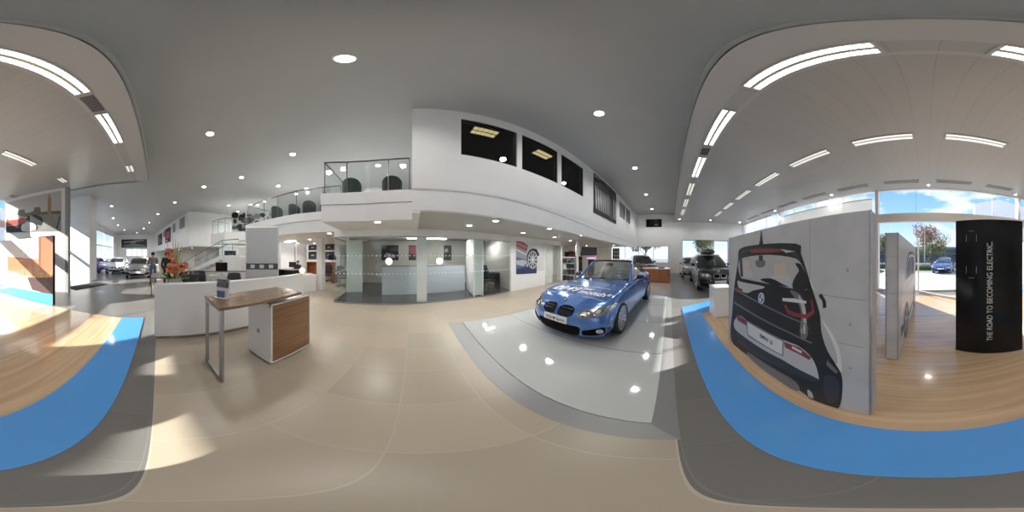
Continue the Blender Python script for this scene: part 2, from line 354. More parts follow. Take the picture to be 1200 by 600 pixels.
# upper wall over the offices (plane y = 3.09) with openings, ledge and fascia
UW = 3.09
WIN = [(.92, 2.27, 3.92, 5.22), (2.42, 3.76, 3.92, 5.22), (3.94, 5.26, 3.92, 5.22), (9.68, 10.9, 4.12, 5.17), (11.2, 12.4, 4.12, 5.17)]
struct(holes_wall('y', UW, -.03, 15, 2.95, H1, WIN, .16).build('wall_upper', white))
led = [(-.03, 2.94, 2.50), (.6, 2.94, 2.50), (2.4, 2.93, 2.45), (4.2, 2.86, 2.41), (6.5, 2.74, 2.36), (10, 2.70, 2.33), (15, 2.68, 2.32)]
fa = MB()
for (xa, la, sa), (xb, lb, sb) in zip(led, led[1:]):
    fa.wallseg((xa, UW + .018), (xb, UW + .018), (sa, sb), (la + .001, lb + .001), .12)
    fa.wallseg((xa, UW), (xb, UW), (la, lb), (2.96, 2.96), .14)
struct(fa.build('wall_upper_fascia', white))
struct(MB().box(-.034, .12, UW + .03, 14, 2.44, H1).build('wall_upper_end', white))
struct(MB().prism([(.10, UW + .139), (15, UW + .139), (15, 14), (.10, 14)], 2.50, 3.15).build('ceiling_offices', ceil_m))
# upper offices behind the dark glass; near-black walls paint in the unlit gloom
struct(MB().box(.2, 13.4, 3.3, 3.34, 3.15, 3.9).box(.2, 13.4, 6.2, 6.3, 3.15, H1).box(13.3, 13.4, 3.3, 6.3, 3.15, H1).box(.2, 13.4, 3.27, 6.3, 5.40, 5.42).box(.2, 13.4, 3.27, 6.3, 3.16, 3.2).box(5.5, 5.6, 3.3, 6.3, 3.15, H1).build('wall_upper_rooms', mat('unlit_room_shade', (.03, .03, .033), .7)))
gdark = glass('smoked_glass', (.45, .45, .47), .06)
for i, h in enumerate(WIN):
    fr = MB()
    for a in (h[0], h[1]): fr.box(a - .02, a + .02, UW + .02, UW + .10, h[2], h[3])
    for z in (h[2], h[3]): fr.box(h[0], h[1], UW + .02, UW + .10, z - .02, z + .02)
    o = struct(fr.build('window_%d' % (n + 1 + i), frame_d)); MB().box(h[0], h[1], UW + .055, UW + .065, h[2], h[3]).build('pane', gdark if i < 3 else mat('grey_blind_glass', (.28, .28, .28), .3), o)
# mezzanine
MZ = [(.04, 3.72), (-.6, 3.74), (-1.1, 3.72), (-1.6, 3.60), (-2.15, 3.36), (-2.36, 5.00), (-3.07, 4.84), (-4.08, 4.56), (-5.05, 4.46), (-5.82, 4.38), (-7.16, 4.29), (-7.24, 14), (.04, 14)]
def offs(poly, d):
    out = []
    for i, p in enumerate(poly):
        a, b = Vector(poly[i - 1]), Vector(poly[(i + 1) % len(poly)]); t = (b - a).normalized(); out.append((p[0] - t.y * d, p[1] + t.x * d))
    return out
struct(MB().prism(MZ, 2.45, 2.88).prism([(x, y - .03) for x, y in MZ[:11]] + [(-7.27, 14), (.04, 14)], 2.89, 3.20).build('floor_mezzanine', white))
MZ2 = [(-9.9, 4.3), (-11.5, 3.87), (-11.9, 14), (-9.3, 14), (-9.3, 6.2)]
struct(MB().prism(MZ2, 2.45, 3.2).build('floor_landing', white))
# rooms under the mezzanine
OB = 9.3
struct(MB().box(-3.05, 4.3, OB, OB + .1, 0, SOF).box(4.2, 4.3, 6.1, OB, 0, SOF).box(-3.05, -2.95, 7.0, OB, 0, SOF).build('wall_office', mat('office_paint', (.62, .61, .58), .6)))
struct(MB().box(-14, -2.6, 11.5, 11.6, 0, SOF).box(-8.0, -7.9, 9.0, 11.5, 0, SOF).box(-7.75, -4.9, 9.96, 10.06, 0, SOF - .05).build('wall_sales', white))
struct(MB().box(8.2, 15, 9.0, 9.1, 0, SOF).build('wall_lounge', white))
# front of the offices: bulkhead strip above the glass, columns, poster wall
bk = MB(); FL = OFFICE_LINE + [(4.19, 6.02), (6.26, 6.15), (8.1, 6.3)]
for a, b in zip(FL, FL[1:]): bk.wallseg(a, b, 2.24, 2.5, .12)
struct(bk.build('wall_office_bulkhead', white))
struct(MB().box(.10, .44, 5.50, 5.78, .012, SOF).build('column_office', white))
struct(MB().wallseg((4.05, 6.0), (6.2, 6.14), 0, 2.24, .12).wallseg((6.2, 6.14), (6.45, 6.16), 0, 2.24, .12).wallseg((7.95, 6.3), (8.15, 6.31), 0, 2.24, .3).build('wall_office_front', white))
struct(MB().wallseg((2.62, 5.95), (3.15, OB), .012, SOF, .06).build('wall_office_inner', mat('dim_office_paint', (.42, .42, .41), .6)))
struct(MB().box(-4.32, -4.02, 6.35, 6.65, 0, 2.45).build('column_sales', white))
# far left hall: angled office block
A0, A1 = (-13.95, 2.66), (-29.2, -.66)
def along(t): return (A0[0] + (A1[0] - A0[0]) * t, A0[1] + (A1[1] - A0[1]) * t)
struct(MB().wallseg(A1, A0, 2.44, H1, .2).box(-13.95, -13.8, 2.66, 14, 2.44, H1).build('wall_far_block', white))
struct(MB().prism([A0, A1, (-29.2, 9), (-13.95, 9)], 2.40, 2.44).build('ceiling_far_block', ceil_m))
struct(MB().wallseg((-29.2, 2.2), (-13.95, 5.6), 0, 2.44, .2).build('wall_far_ground', mat('warm_white', (.78, .74, .70), .6)))
for i, (u0, u1, v0, v1) in enumerate([(202.5, 205.5, 262, 272), (210.5, 216.5, 255, 267.5), (191.5, 193.5, 271, 278)]):
    p0, p1 = on_line(u0, v0, A0, A1), on_line(u1, v0, A0, A1); q = on_line((u0 + u1) / 2, v1, A0, A1); top = (p0.z + p1.z) / 2
    d = Vector((A1[0] - A0[0], A1[1] - A0[1], 0)).normalized(); nn = Vector((d.y, -d.x, 0)); nn = nn if nn.y < 0 else -nn
    o = struct(MB().wallseg((p0 + nn * .01)[:2], (p1 + nn * .01)[:2], q.z, top, .06).build('window_%d' % (n + 8 + i), mat('grey_blind_glass', (.28, .28, .28), .3)))
# low angled white bar and slim upright post by the glass front
o = struct(MB().wallseg((.32, -6.97), (-1.9, -4.9), .0, .10, .06).tube([(.32, -6.97, 0), (.32, -6.97, 2.3)], .03, 6).build('window_20', frame_w))
# outside
asph = mat('asphalt', (.20, .20, .21), .85, noise=.12, nscale=1.5); pav = mat('pavement', (.36, .35, .34), .8, noise=.1, nscale=2)
struct(MB().box(-90, 90, -90, -15.5, -.12, -.02).box(15.2, 90, -15.5, 60, -.12, -.02).box(-90, -29.3, -15.5, 60, -.12, -.02).build('ground_road', asph))
struct(MB().box(-29.3, 15.2, -15.5, -7.45, -.12, 0).build('ground_pavement', pav))

t = thing('roller_blind', 'white translucent roller blind let down behind the long concrete panel', 'blind', (5.6, WY + .18, 0))
m = bpy.data.materials.new('blind_cloth'); m.use_nodes = True; n_ = m.node_tree; n_.nodes.clear(); o_ = n_.nodes.new('ShaderNodeOutputMaterial'); a_ = n_.nodes.new('ShaderNodeBsdfDiffuse'); b_ = n_.nodes.new('ShaderNodeBsdfTranslucent'); x_ = n_.nodes.new('ShaderNodeMixShader')
a_.inputs[0].default_value = b_.inputs[0].default_value = (.85, .86, .86, 1); x_.inputs[0].default_value = .35; n_.links.new(a_.outputs[0], x_.inputs[1]); n_.links.new(b_.outputs[0], x_.inputs[2]); n_.links.new(x_.outputs[0], o_.inputs[0])
MB().box(2.42, 8.9, WY + .175, WY + .18, .06, 4.33).build('cloth', m, t); MB().box(2.42, 8.9, WY + .16, WY + .195, .04, .08).build('bottom_bar', white_gloss, t); MB().tube([(2.42, WY + .18, 4.35), (8.9, WY + .18, 4.35)], .03, 8).build('cassette', white_gloss, t)

# ================================================================== CEILING LAMPS
def luminaire(name, x0, x1, y, lit, label, group, w=.22):
    z = H2; t = thing(name, label, 'ceiling light', ((x0 + x1) / 2, y, z), group=group)
    fr = MB().box(x0, x1, y - w / 2 - .03, y - w / 2, z - .022, z + .0).box(x0, x1, y + w / 2, y + w / 2 + .03, z - .022, z).box(x0, x0 + .03, y - w / 2, y + w / 2, z - .022, z).box(x1 - .03, x1, y - w / 2, y + w / 2, z - .022, z)
    fr.build('housing', mat('luminaire_housing', (.5, .5, .5), .4), t)
    for s in (-1, 1):
        MB().box(x0 + .04, x1 - .04, y + s * .066 - .040, y + s * .066 + .040, z - .010, z - .004).build('lamp_tube', lit, t)
    lv = MB().box(x0 + .03, x1 - .03, y - .013, y + .013, z - .020, z - .004)
    k = x0 + .08
    while k < x1 - .05: lv.box(k - .004, k + .004, y - w / 2, y + w / 2, z - .018, z - .011); k += .06
    lv.build('louvre', mat('louvre_metal', (.55, .55, .52), .3, .6), t)
    return t
dim_e = mat('dim_lamp_tube', (.8, .8, .8), .5, emit=(1, .97, .9), estr=.55)
nm = ['beside the hall bulkhead', 'in the middle row', 'close to the glass front']
for r, (y, _) in enumerate(ROWS.items()):
    for i, (x0, x1) in enumerate(SEGS):
        lit = (lamp_e if r == 0 and x0 < 6.5 and x1 > -4.2 else dim_e if r < 2 else sunless)
        wh = ('over the city poster', 'at the left end of the oak floor', 'over the left half of the oak floor', 'over the near end of the concrete panel', 'over the far end of the concrete panel', 'before the black car', 'above the black car', 'near the far window', 'last before the far wall')[i]
        luminaire('linear_ceiling_light', x0, x1, y, lit, '%s recessed light %s, %s' % (('glowing', 'dim', 'unlit')[r], ('beside the bulkhead', 'in the middle row', 'by the glass front')[r], wh), 'recessed luminaires in the dropped ceiling')
for x0, x1, lab in ((-2.43, -1.95, 'dark slotted air vent between two glowing ceiling lights over the blue border end'), (4.02, 4.36, 'small dark slotted air vent between ceiling lights on the black car side')):
    t = thing('ceiling_vent', lab, 'vent', ((x0 + x1) / 2, -.92, H2), group='ceiling vents'); mb = MB().box(x0, x1, -1.02, -.82, H2 - .012, H2); mb.build('backing', sunless, t)
    mb = MB(); k = x0 + .02
    while k < x1: mb.box(k, k + .018, -1.01, -.83, H2 - .026, H2 - .012); k += .06
    mb.build('slat', metal, t)
def downlight(x, y, z, r, label, group, power=None):
    t = thing('downlight', label, 'ceiling light', (x, y, z), group=group)
    MB().lathe([(r, -.001), (r * 1.22, -.004), (r * 1.25, 0.0)], 20, (x, y, z)).lathe([(r, -.001), (r * 1.0, 0.0)], 20, (x, y, z)).build('ring', white_gloss, t, smooth=True)
    MB().lathe([(.001, -.006), (r * .95, -.005), (r, -.001)], 20, (x, y, z)).build('lens', down_e, t, smooth=True)
    spot('downlight_lamp', (0, 0, -.06), power or DOWN_W['high' if z > 4 else 'low'], t)
HL = ['largest downlight, nearest overhead, above the tan floor', 'bright downlight above the bonnet of the blue convertible', 'downlight above the reception side, left of the totem board', 'downlight in the high ceiling above the left balcony', 'downlight over the left edge of the long balcony', 'downlight above the corner landing', 'downlight over the long balcony, right of the landing pictures', 'first small downlight beyond the chrome grille picture', 'second small downlight beyond the chrome grille picture', 'downlight left of the balcony end, above its handrail', 'downlight above the middle of the long balcony', 'downlight seen above the projecting balcony chairs', 'tiny downlight beside the far left office block', 'tiny downlight over the landing wall picture', 'downlight above the dark wall screen', 'tiny downlight low over the long balcony handrail']
for hi_, (u, v) in enumerate([(404, 69), (702, 133), (246, 157), (343, 181), (283, 208), (239, 219), (326, 218), (744, 197), (757, 228), (402, 199), (359, 221), (443, 194), (268, 241), (294, 240), (764, 245), (347, 227.5)]):
    p = on_z(u, v, H1); downlight(p.x, p.y, H1 - .001, .095, HL[hi_], 'downlights in the high ceiling')
for hi_, (u, v) in enumerate([(795, 262), (827, 263), (857, 265)]):
    p = on_z(u, v, H2); downlight(min(p.x, 13.9), max(p.y, -6.9), H2 - .001, .08, 'downlight before the far window wall, %s of three' % ('leftmost', 'middle one', 'rightmost')[hi_], 'downlights by the far window', 16)
for hi_, (u, v) in enumerate([(1088, 217), (974.4, 228.5), (1190, 228), (908, 247)]):
    p = on_z(u, v, H2); downlight(p.x, max(p.y, -7.0), H2 - .001, .06, 'small downlight by the glass front, ' + ('above the autumn tree', 'above the printed car panel', 'above the black curved panel', 'above the far end of the printed panel')[hi_], 'downlights along the glass front', 20)
LL = ['under the projecting balcony', 'before the white column of the office', 'before the office cupboard wall', 'above the wheel poster', 'right of the wheel poster', 'above the television', 'right of the television', 'beyond the television', 'left of the television', 'last before the far window']
for hi_, (u, v) in enumerate([(442.5, 260.3), (550, 264.2), (581, 259), (613, 273), (644, 268), (682, 276), (703, 280.5), (668.5, 282), (650, 278), (716, 283)]):
    z = 2.50 if u > 460 else 2.50
    p = on_z(u, v, z)
    if u < 460: p = on_z(u, v, 2.45); z = 2.45
    downlight(p.x, p.y, z - .001, .075, 'downlight in the low soffit, ' + LL[hi_], 'downlights in the low soffit')
for hi_, (u, v) in enumerate([(386, 273.5), (363, 280.5), (349, 285), (340, 288), (358, 290)]):
    p = on_z(u, v, 2.45)
    if 5.2 < p.y < 11: downlight(p.x, p.y, 2.449, .08, 'downlight over the sales desks, ' + ('right of the column', 'left of the column', 'above the globe lamp', 'above the seated person', 'deep at the back wall', 'at the left')[hi_], 'downlights over the sales desks')

for hi_, (x, y) in enumerate([(-11.5, 1.2), (-15, 0), (-19, -1), (-23, -2), (-12, -3.5), (-16, -4.5), (-20, -5), (-24, -5), (-27, -3.5), (-10, 7)]):  # extra downlights put in to light the far hall
    downlight(x, y, H1 - .001, .095, 'added fill downlight, far left hall, ' + ('nearest the corner landing', 'second along the far office block', 'third along the far office block', 'last along the far office block', 'nearest along the window side', 'second along the window side', 'third along the window side', 'fourth along the window side', 'last before the end wall banner', 'behind the landing pictures')[hi_], 'added downlights of the far hall')
for x, y, lb in [(-16, 3.4, 'first'), (-20, 2.6, 'second'), (-24, 1.6, 'third')]:  # added lamps that brighten the hall below the block
    downlight(x, y, 2.399, .08, lb + ' added downlight under the far left office block', 'added downlights under the far block')
struct(MB().box(-13.9, -8.2, 7.6, 7.7, 0, 2.45).box(-8.2, -8.1, 7.6, 9.0, 0, 2.45).box(-14.0, -13.9, 5.5, 7.7, 0, 2.45).build('wall_stair', white))
for x, y, lb in [(-12.4, 6.6, 'left'), (-9.0, 6.9, 'right')]:  # two downlights added to lift the dark area by the stairs
    downlight(x, y, 5.53 if x < -11.95 else 5.53, .09, 'added fill downlight high above the staircase, at the %s' % lb, 'added downlights above the staircase', 60)
for x, y, lb in [(-6.3, 9.0, 'left'), (-3.4, 9.8, 'right'), (-6.4, 7.2, 'front')]:
    downlight(x, y, 2.449, .08, 'small far downlight over the %s of the sales desks' % lb, 'downlights over the sales desks')
for x, y, lb in [(1.6, 6.3, 'before the orange globe lamp'), (3.7, 8.0, 'of the dark little office')]:
    downlight(x, y, 2.499, .075, 'ceiling downlight inside the glass office, ' + lb, 'downlights inside the glass offices')
for x, y, lb in [(9.6, 7.9, 'behind the shelves'), (12.5, 7.0, 'at the far right corner'), (12.8, 4.6, 'before the dark brown car'), (7.2, 7.6, 'behind the glazed pane')]:
    downlight(x, y, 2.499, .075, 'downlight over the lounge, ' + lb, 'downlights of the lounge')
# ================================================================== DISPLAY PLATFORMS
t = thing('display_platform', 'low oak-decked display platform with a broad glossy blue border', 'platform', (.4, -.34, 0))
OUT = [(-3.97, -.34), (4.83, -.34), (5.6, -1.5), (5.9, -6.4), (-4.3, -6.4)]
INN = [(-3.88, -.87), (4.22, -.84), (4.95, -1.75), (5.2, -6.35), (-4.2, -6.35)]
MB().prism(INN, .002, .018).build('oak_deck', wood_floor, t)
bb = MB()
bb.prism([OUT[0], OUT[1], INN[1], INN[0]], .002, .022).prism([OUT[1], OUT[2], INN[2], INN[1]], .002, .022).prism([OUT[2], OUT[3], INN[3], INN[2]], .002, .022)
bb.build('blue_border', blue_g, t, bevel=.004)
MB().prism([(2.2, -3.95), (-.9, -4.15), (-.9, -4.18), (2.2, -3.98)], .018, .020).build('blue_inlay', mat('blue_inlay', (.12, .28, .6), .2), t)
t = thing('car_platform', 'pale glass-topped car platform with grey metal ramp edge under the blue convertible', 'platform', (3.5, 1.7, 0))
plat = tiled('pale_glass_panels', (.56, .58, .57), (.52, .545, .54), (.14, .15, .15), 1.37, 50, .93, -20, gw=.012, rough=.07, coat=.5)
MB().prism([(.95, .11), (7.9, .11), (7.9, 3.5), (1.08, 3.5)], .002, .024).build('glass_top', plat, t)
mm = MB(); ramp_m = mat('grey_anodised_ramp', (.27, .27, .275), .4, .3)
def rampq(a, b, c, d, z0=.003, z1=.024):  # outer a,b ; inner c,d
    mm.add([(*a, z0), (*b, z0), (*c, z1), (*d, z1), (*a, .001), (*b, .001), (*c, .001), (*d, .001)], [(0, 1, 2, 3), (4, 5, 1, 0), (5, 6, 2, 1), (6, 7, 3, 2), (7, 4, 0, 3), (7, 6, 5, 4)])
rampq((.76, -.05), (.76, 3.56), (1.07, 3.50), (.94, .11)); rampq((.76, -.05), (7.95, -.05), (7.9, .11), (.94, .11)); rampq((.76, 3.56), (7.95, 3.56), (7.9, 3.50), (1.07, 3.5))
mm.build('metal_edge', ramp_m, t)

# ================================================================== DISPLAY PANELS WITH PRINTS
# concrete-look panel with the rear of an electric car printed on it
PY = -1.0
t = thing('exhibition_stand', 'long concrete-look display panel printed with the rear of a black electric car', 'display panel', (1.5, -1.05, 0), group='concrete-look display panels')
MB().box(.352, 2.62, PY - .125, PY, .03, 1.91).build('slab', concrete, t, bevel=.008)
MB().box(.40, 2.6, PY - .11, PY - .015, .018, .035).build('foot', dark, t)
tr = MB()
for x in (.35, 2.615): tr.box(x, x + .012, PY - .02, PY + .004, .03, 1.91)
tr.build('corner_trim', metal, t)
def P4(X, Y): return (840 + X / 2.31, 240 + Y / 2.31)
def P5(X, Y): return (850 + X / 4.62, 260 + Y / 4.62)
def printed(mb, pts, f, mi, off, plane='y', c=PY, smooth=2):
    q = [on_y(*f(*p), c) if plane == 'y' else on_x(*f(*p), c) for p in pts]
    n = len(q); out = []
    if smooth:
        for i in range(n):
            a, b, cc, d = q[i - 1], q[i], q[(i + 1) % n], q[(i + 2) % n]
            if (cc - b).length > .05:
                for k in range(3):
                    s_ = k / 3; out.append(0.5 * ((2 * b) + (cc - a) * s_ + (2 * a - 5 * b + 4 * cc - d) * s_ ** 2 + (3 * b - a - 3 * cc + d) * s_ ** 3) if smooth == 2 else b.lerp(cc, s_))
            else: out.append(b)
        q = out
    o = Vector((0, off, 0)) if plane == 'y' else Vector((off, 0, 0))
    mb.face([p + o for p in q], mi)
pm = [mat('print_black', (.014, .014, .015), .45), mat('print_pale_grey', (.40, .40, .415), .35), mat('print_dark_grey', (.035, .035, .037), .4), mat('print_red', (.21, .035, .045), .4),
      mat('print_white', (.62, .62, .64), .35), mat('print_beige', (.52, .42, .33), .3), mat('print_mid_grey', (.15, .15, .16), .35), mat('print_blue', (.05, .2, .6), .3), mat('print_silver', (.46, .46, .48), .35)]
p = MB()
def pr(pts, mi, off, f=P4, s=2): printed(p, pts, f, mi, off, smooth=s)
pr([(240, 188), (262, 225), (280, 300), (300, 330), (325, 372), (337, 415), (338, 450), (318, 448), (292, 400), (270, 330), (256, 270)], 4, .001)
pr([(250, 225), (268, 240), (284, 310), (304, 350), (322, 395), (326, 430), (305, 415), (285, 370), (266, 300)], 1, .0015)
pr([(62, 120), (110, 108), (215, 105), (228, 132), (244, 180), (258, 225), (270, 262), (280, 300), (284, 345), (300, 395), (328, 440), (340, 470), (339, 520), (328, 552), (300, 550), (258, 530), (228, 505), (150, 455), (90, 412), (58, 388), (42, 372), (37, 345), (42, 290), (46, 235), (52, 190), (58, 150)], 0, .002)
pr([(283, 240), (296, 262), (297, 278), (288, 280), (286, 262), (276, 246)], 0, .002)
pr([(120, 72), (122, 72), (125, 98), (127, 110), (114, 110), (117, 98)], 0, .003, s=1)
# spoiler and glass
pr([(90, 172), (120, 158), (200, 147), (330, 160), (385, 195), (410, 215), (400, 190), (380, 165), (320, 148), (200, 138), (100, 155)], 2, .003, P5)
pr([(135, 153), (200, 147), (300, 148), (325, 158), (250, 166), (150, 167)], 3, .004, P5)
pr([(300, 147), (380, 160), (330, 168), (318, 158)], 8, .0045, P5, 1)
pr([(76, 208), (190, 180), (350, 190), (412, 226), (438, 300), (446, 358), (425, 370), (370, 362), (250, 338), (120, 312), (82, 296)], 1, .003, P5)
pr([(380, 225), (412, 232), (440, 300), (448, 360), (428, 371), (372, 365), (366, 330), (384, 290), (400, 262)], 0, .004, P5)
pr([(256, 290), (345, 290), (358, 345), (348, 352), (250, 334)], 8, .0035, P5); pr([(266, 226), (328, 226), (330, 290), (266, 290)], 5, .004, P5, 1)
pr([(98, 262), (140, 262), (146, 300), (100, 296)], 8, .0035, P5); pr([(101, 212), (131, 212), (134, 262), (102, 262)], 5, .004, P5, 1)
pr([(166, 210), (214, 208), (216, 236), (205, 246), (178, 246), (168, 238)], 6, .004, P5)
pr([(183, 182), (205, 182), (205, 210), (183, 210)], 2, .0045, P5, 1)
pr([(190, 312), (250, 306), (320, 340), (345, 352), (250, 338)], 0, .0045, P5)
pr([(78, 208), (92, 200), (98, 296), (84, 296)], 2, .0045, P5, 1)
# tailgate reflections and lights
pr([(66, 320), (100, 328), (215, 352), (150, 372), (120, 385), (80, 368)], 8, .003, P5)
pr([(60, 350), (95, 365), (92, 385), (62, 380)], 3, .0035, P5, 1)
pr([(350, 372), (400, 388), (432, 445), (440, 520), (448, 610), (420, 640), (404, 590), (412, 500), (390, 430)], 6, .003, P5)
pr([(395, 395), (430, 450), (440, 540), (425, 600), (422, 500)], 8, .0035, P5)
pr([(310, 412), (375, 414), (440, 428), (440, 442), (312, 428)], 4, .004, P5, 1)
pr([(318, 450), (332, 448), (348, 478), (385, 492), (440, 500), (470, 480), (462, 420), (474, 420), (486, 490), (450, 524), (380, 514), (338, 496)], 3, .0045, P5, 1)
c = [(196 + 17 * cos(a * pi / 10), 414 + 31 * sin(a * pi / 10)) for a in range(20)]
pr(c, 4, .004, P5, 0); pr([(196 + (x - 196) * .72, 414 + (y - 414) * .72) for x, y in c], 0, .005, P5, 0)
for q0, q1, mi in ((0, 5, 7), (5, 10, 4), (10, 15, 7), (15, 20, 4)):
    pr([(196, 414)] + [(196 + 10.5 * cos(a * pi / 10), 414 + 19 * sin(a * pi / 10)) for a in range(q0, q1 + 1)], mi, .006, P5, 0)
# bumper: silver band, plate, red lamps, seams
pr([(46, 322), (60, 300), (84, 314), (182, 366), (225, 384), (262, 420), (277, 470), (262, 470), (180, 428), (110, 388), (60, 352)], 8, .003, P4)
pr([(50, 336), (60, 346), (110, 382), (180, 420), (262, 464), (277, 472), (277, 478), (262, 474), (178, 432), (100, 388), (56, 358)], 2, .0035, P4, 1)
pr([(54, 296), (84, 314), (82, 328), (56, 312)], 3, .004, P4, 1)
pr([(182, 370), (225, 386), (256, 412), (252, 420), (220, 402), (186, 386)], 3, .004, P4, 1)
pr([(205, 382), (232, 396), (230, 402), (204, 388)], 4, .0045, P4, 1)
pr([(80, 312), (182, 366), (181, 410), (84, 354)], 6, .0042, P4, 1)
pr([(83, 317), (179, 369), (178, 406), (86, 351)], 4, .005, P4, 1)
for a in ([(48, 225), (100, 255), (180, 295), (240, 320), (260, 350), (258, 346), (238, 323), (180, 299), (100, 259), (48, 230)], [(48, 262), (110, 300), (200, 345), (258, 372), (258, 376), (200, 349), (110, 304), (48, 267)]):
    pr(a, 6, .004, P4, 1)
pr([(60, 362), (120, 402), (200, 440), (268, 474), (270, 482), (200, 452), (118, 414), (60, 374)], 2, .004, P4)
pr([(84, 398), (150, 440), (214, 478), (218, 505), (160, 470), (95, 420)], 6, .003, P4)
pr([(246, 500), (258, 508), (262, 524), (250, 520)], 8, .004, P4)
pr([(292, 462), (326, 470), (332, 500), (326, 530), (300, 536), (290, 500)], 2, .003, P4)
pr([(300, 420), (330, 452), (322, 456), (296, 432)], 6, .003, P4, 1)
o1 = on_y(*P4(131, 362), PY); o2 = on_y(*P4(170, 383), PY)
text_on(p, 'BMW i3', .075, (o1.x - .02, PY, o1.z), (o2.x - o1.x, 0, -.0), (0, 0, 1), off=0, mi=0, bold=.002)
for i in range(len(p.v)): pass
o = p.build('car_print', pm, t)
# lift the lettering in front of the plate
for v in o.data.vertices:
    if abs(v.co.y - (PY - t['_o'][1])) < 1e-5: v.co.y += .0062
p = MB(); q = on_y(*P5(425, 590), PY); text_on(p, 'i3', .08, (q.x, PY + .006, q.z), (-1, 0, 0), (0, 0, 1), off=0, mi=0); p.build('model_lettering', pm[4], t)
jm = MB()
for z in (1.30, .92): jm.box(.39, .9 if z > 1 else .8, PY, PY + .0008, z - .003, z + .003)
jm.box(.86, .866, PY, PY + .0008, 1.3, 1.9)
for x, z in ((.5, 1.1), (.5, .68), (.52, 1.5), (.78, 1.1)): jm.lathe([(.001, .0), (.012, .001)], 10, (x, PY, z), 'Y')
jm.build('concrete_joint', concrete_d, t)

# second panel, seen edge on, with the side of the car on its left face
PX = .36
t = thing('exhibition_stand', 'narrow-edged concrete-look panel running towards the glass front, silver car printed on its face', 'display panel', (.45, -3.8, 0), group='concrete-look display panels')
MB().box(PX, PX + .17, -5.6, -2.10, .03, 1.91).build('slab', concrete, t, bevel=.008)
MB().box(PX + .03, PX + .15, -5.55, -2.13, .018, .035).build('foot', dark, t)
tr = MB()
for x in (PX - .003, PX + .158): tr.box(x, x + .015, -2.105, -2.09, .03, 1.91)
tr.box(PX, PX + .17, -2.099, -2.096, 1.585, 1.59).box(PX, PX + .17, -2.099, -2.096, 1.10, 1.105); tr.build('corner_trim', concrete_d, t)
p = MB()
def py(pts, mi, off): p.face([(PX - off, -y, z) for y, z in pts], mi)
py([(2.16, .06), (5.55, .06), (5.55, 1.88), (2.16, 1.88)], 1, .001)
py([(2.35, .30), (2.30, .75), (2.45, .98), (2.75, 1.18), (3.05, 1.52), (3.4, 1.66), (4.3, 1.70), (5.1, 1.62), (5.4, 1.2), (5.45, .4), (5.2, .22), (2.6, .2)], 8, .002)
py([(2.78, 1.17), (3.06, 1.54), (3.4, 1.68), (4.3, 1.72), (5.1, 1.64), (5.05, 1.60), (4.3, 1.66), (3.42, 1.62), (3.12, 1.48), (2.88, 1.17)], 0, .003)
py([(2.95, 1.16), (3.2, 1.46), (3.45, 1.56), (3.85, 1.58), (3.8, 1.15)], 2, .003)
py([(3.9, 1.14), (3.95, 1.58), (4.7, 1.57), (5.0, 1.4), (4.8, 1.1)], 2, .003)
py([(2.32, .62), (2.5, .72), (2.75, .74), (2.55, .85), (2.38, .82)], 4, .003)
py([(2.33, .3), (2.6, .34), (2.6, .45), (2.33, .5)], 0, .003)
py([(3.35, .28), (4.55, .28), (4.55, .36), (3.35, .36)], 0, .003)
for cy in (2.98, 4.88):
    cc = lambda r: [(cy + r * cos(a * pi / 14), .36 + r * sin(a * pi / 14)) for a in range(28)]
    py(cc(.37), 0, .0035); py(cc(.27), 6, .004); py(cc(.22), 2, .0045)
    for k in range(5):
        a = k * 2 * pi / 5; py([(cy + .03 * cos(a + 1.5), .36 + .03 * sin(a + 1.5)), (cy + .25 * cos(a + .1), .36 + .25 * sin(a + .1)), (cy + .25 * cos(a - .1), .36 + .25 * sin(a - .1)), (cy + .03 * cos(a - 1.5), .36 + .03 * sin(a - 1.5))], 8, .005)
py([(3.0, 1.02), (5.3, 1.04), (5.3, 1.05), (3.0, 1.03)], 2, .003)
py([(3.88, .4), (3.9, .4), (3.9, 1.12), (3.88, 1.12)], 2, .003)
p.build('car_print', pm, t)

# curved black panel with lettering
c0, c1 = Vector((-.444, -2.395)), Vector((-1.37, -2.03))
mid = (c0 + c1) / 2; ch = (c1 - c0).length; nrm = Vector((-(c1 - c0).y, (c1 - c0).x)).normalized(); nrm = nrm if nrm.dot(-mid) > 0 else -nrm
sag = .07
def arc(s, d=0): 
    q = c0.lerp(c1, s) + nrm * (sag * 4 * s * (1 - s) + d); return (q.x, q.y)
t = thing('exhibition_stand', 'tall curved black gloss panel with white vertical lettering', 'display panel', (mid.x, mid.y, 0), group='black display panels')
NS = 24; poly = [arc(i / NS) for i in range(NS + 1)] + [arc(i / NS, -.12) for i in range(NS, -1, -1)]
m = MB().prism(poly, .02, 2.13); m.build('shell', black_gloss, t, smooth=True)
tx = MB(); vs, fs = text_mesh('THE ROAD TO BECOMING ELECTRIC.', .118, space=1.0)
wid = max(v.x for v in vs) - min(v.x for v in vs); k = 1.53 / wid
def onarc(s, z, d): a = arc(s, d); return (a[0], a[1], z)
tx.add([onarc(.51 - v.y * k * 1.25 / ch, 1.04 + v.x * k, .003) for v in vs], fs); tx.build('lettering', mat('pale_lettering', (.6, .6, .6), .4), t)
sc_ = MB()
for zc in (1.86, 1.40):
    for ds in (-.075, .075):
        sc_.add([onarc(.24 + ds - .004, zc - .05, .002), onarc(.24 + ds + .004, zc - .05, .002), onarc(.24 + ds + .004, zc + .05, .002), onarc(.24 + ds - .004, zc + .05, .002)], [(0, 1, 2, 3)])
    for dz in (-.0,):
        z2 = zc + (.10 if zc > 1.6 else -.12); sc_.add([onarc(.20, z2, .002), onarc(.28, z2, .002), onarc(.28, z2 + .006, .002), onarc(.20, z2 + .006, .002)], [(0, 1, 2, 3)])
sc_.build('corner_mark', mat('grey_mark', (.25, .25, .25), .4), t)

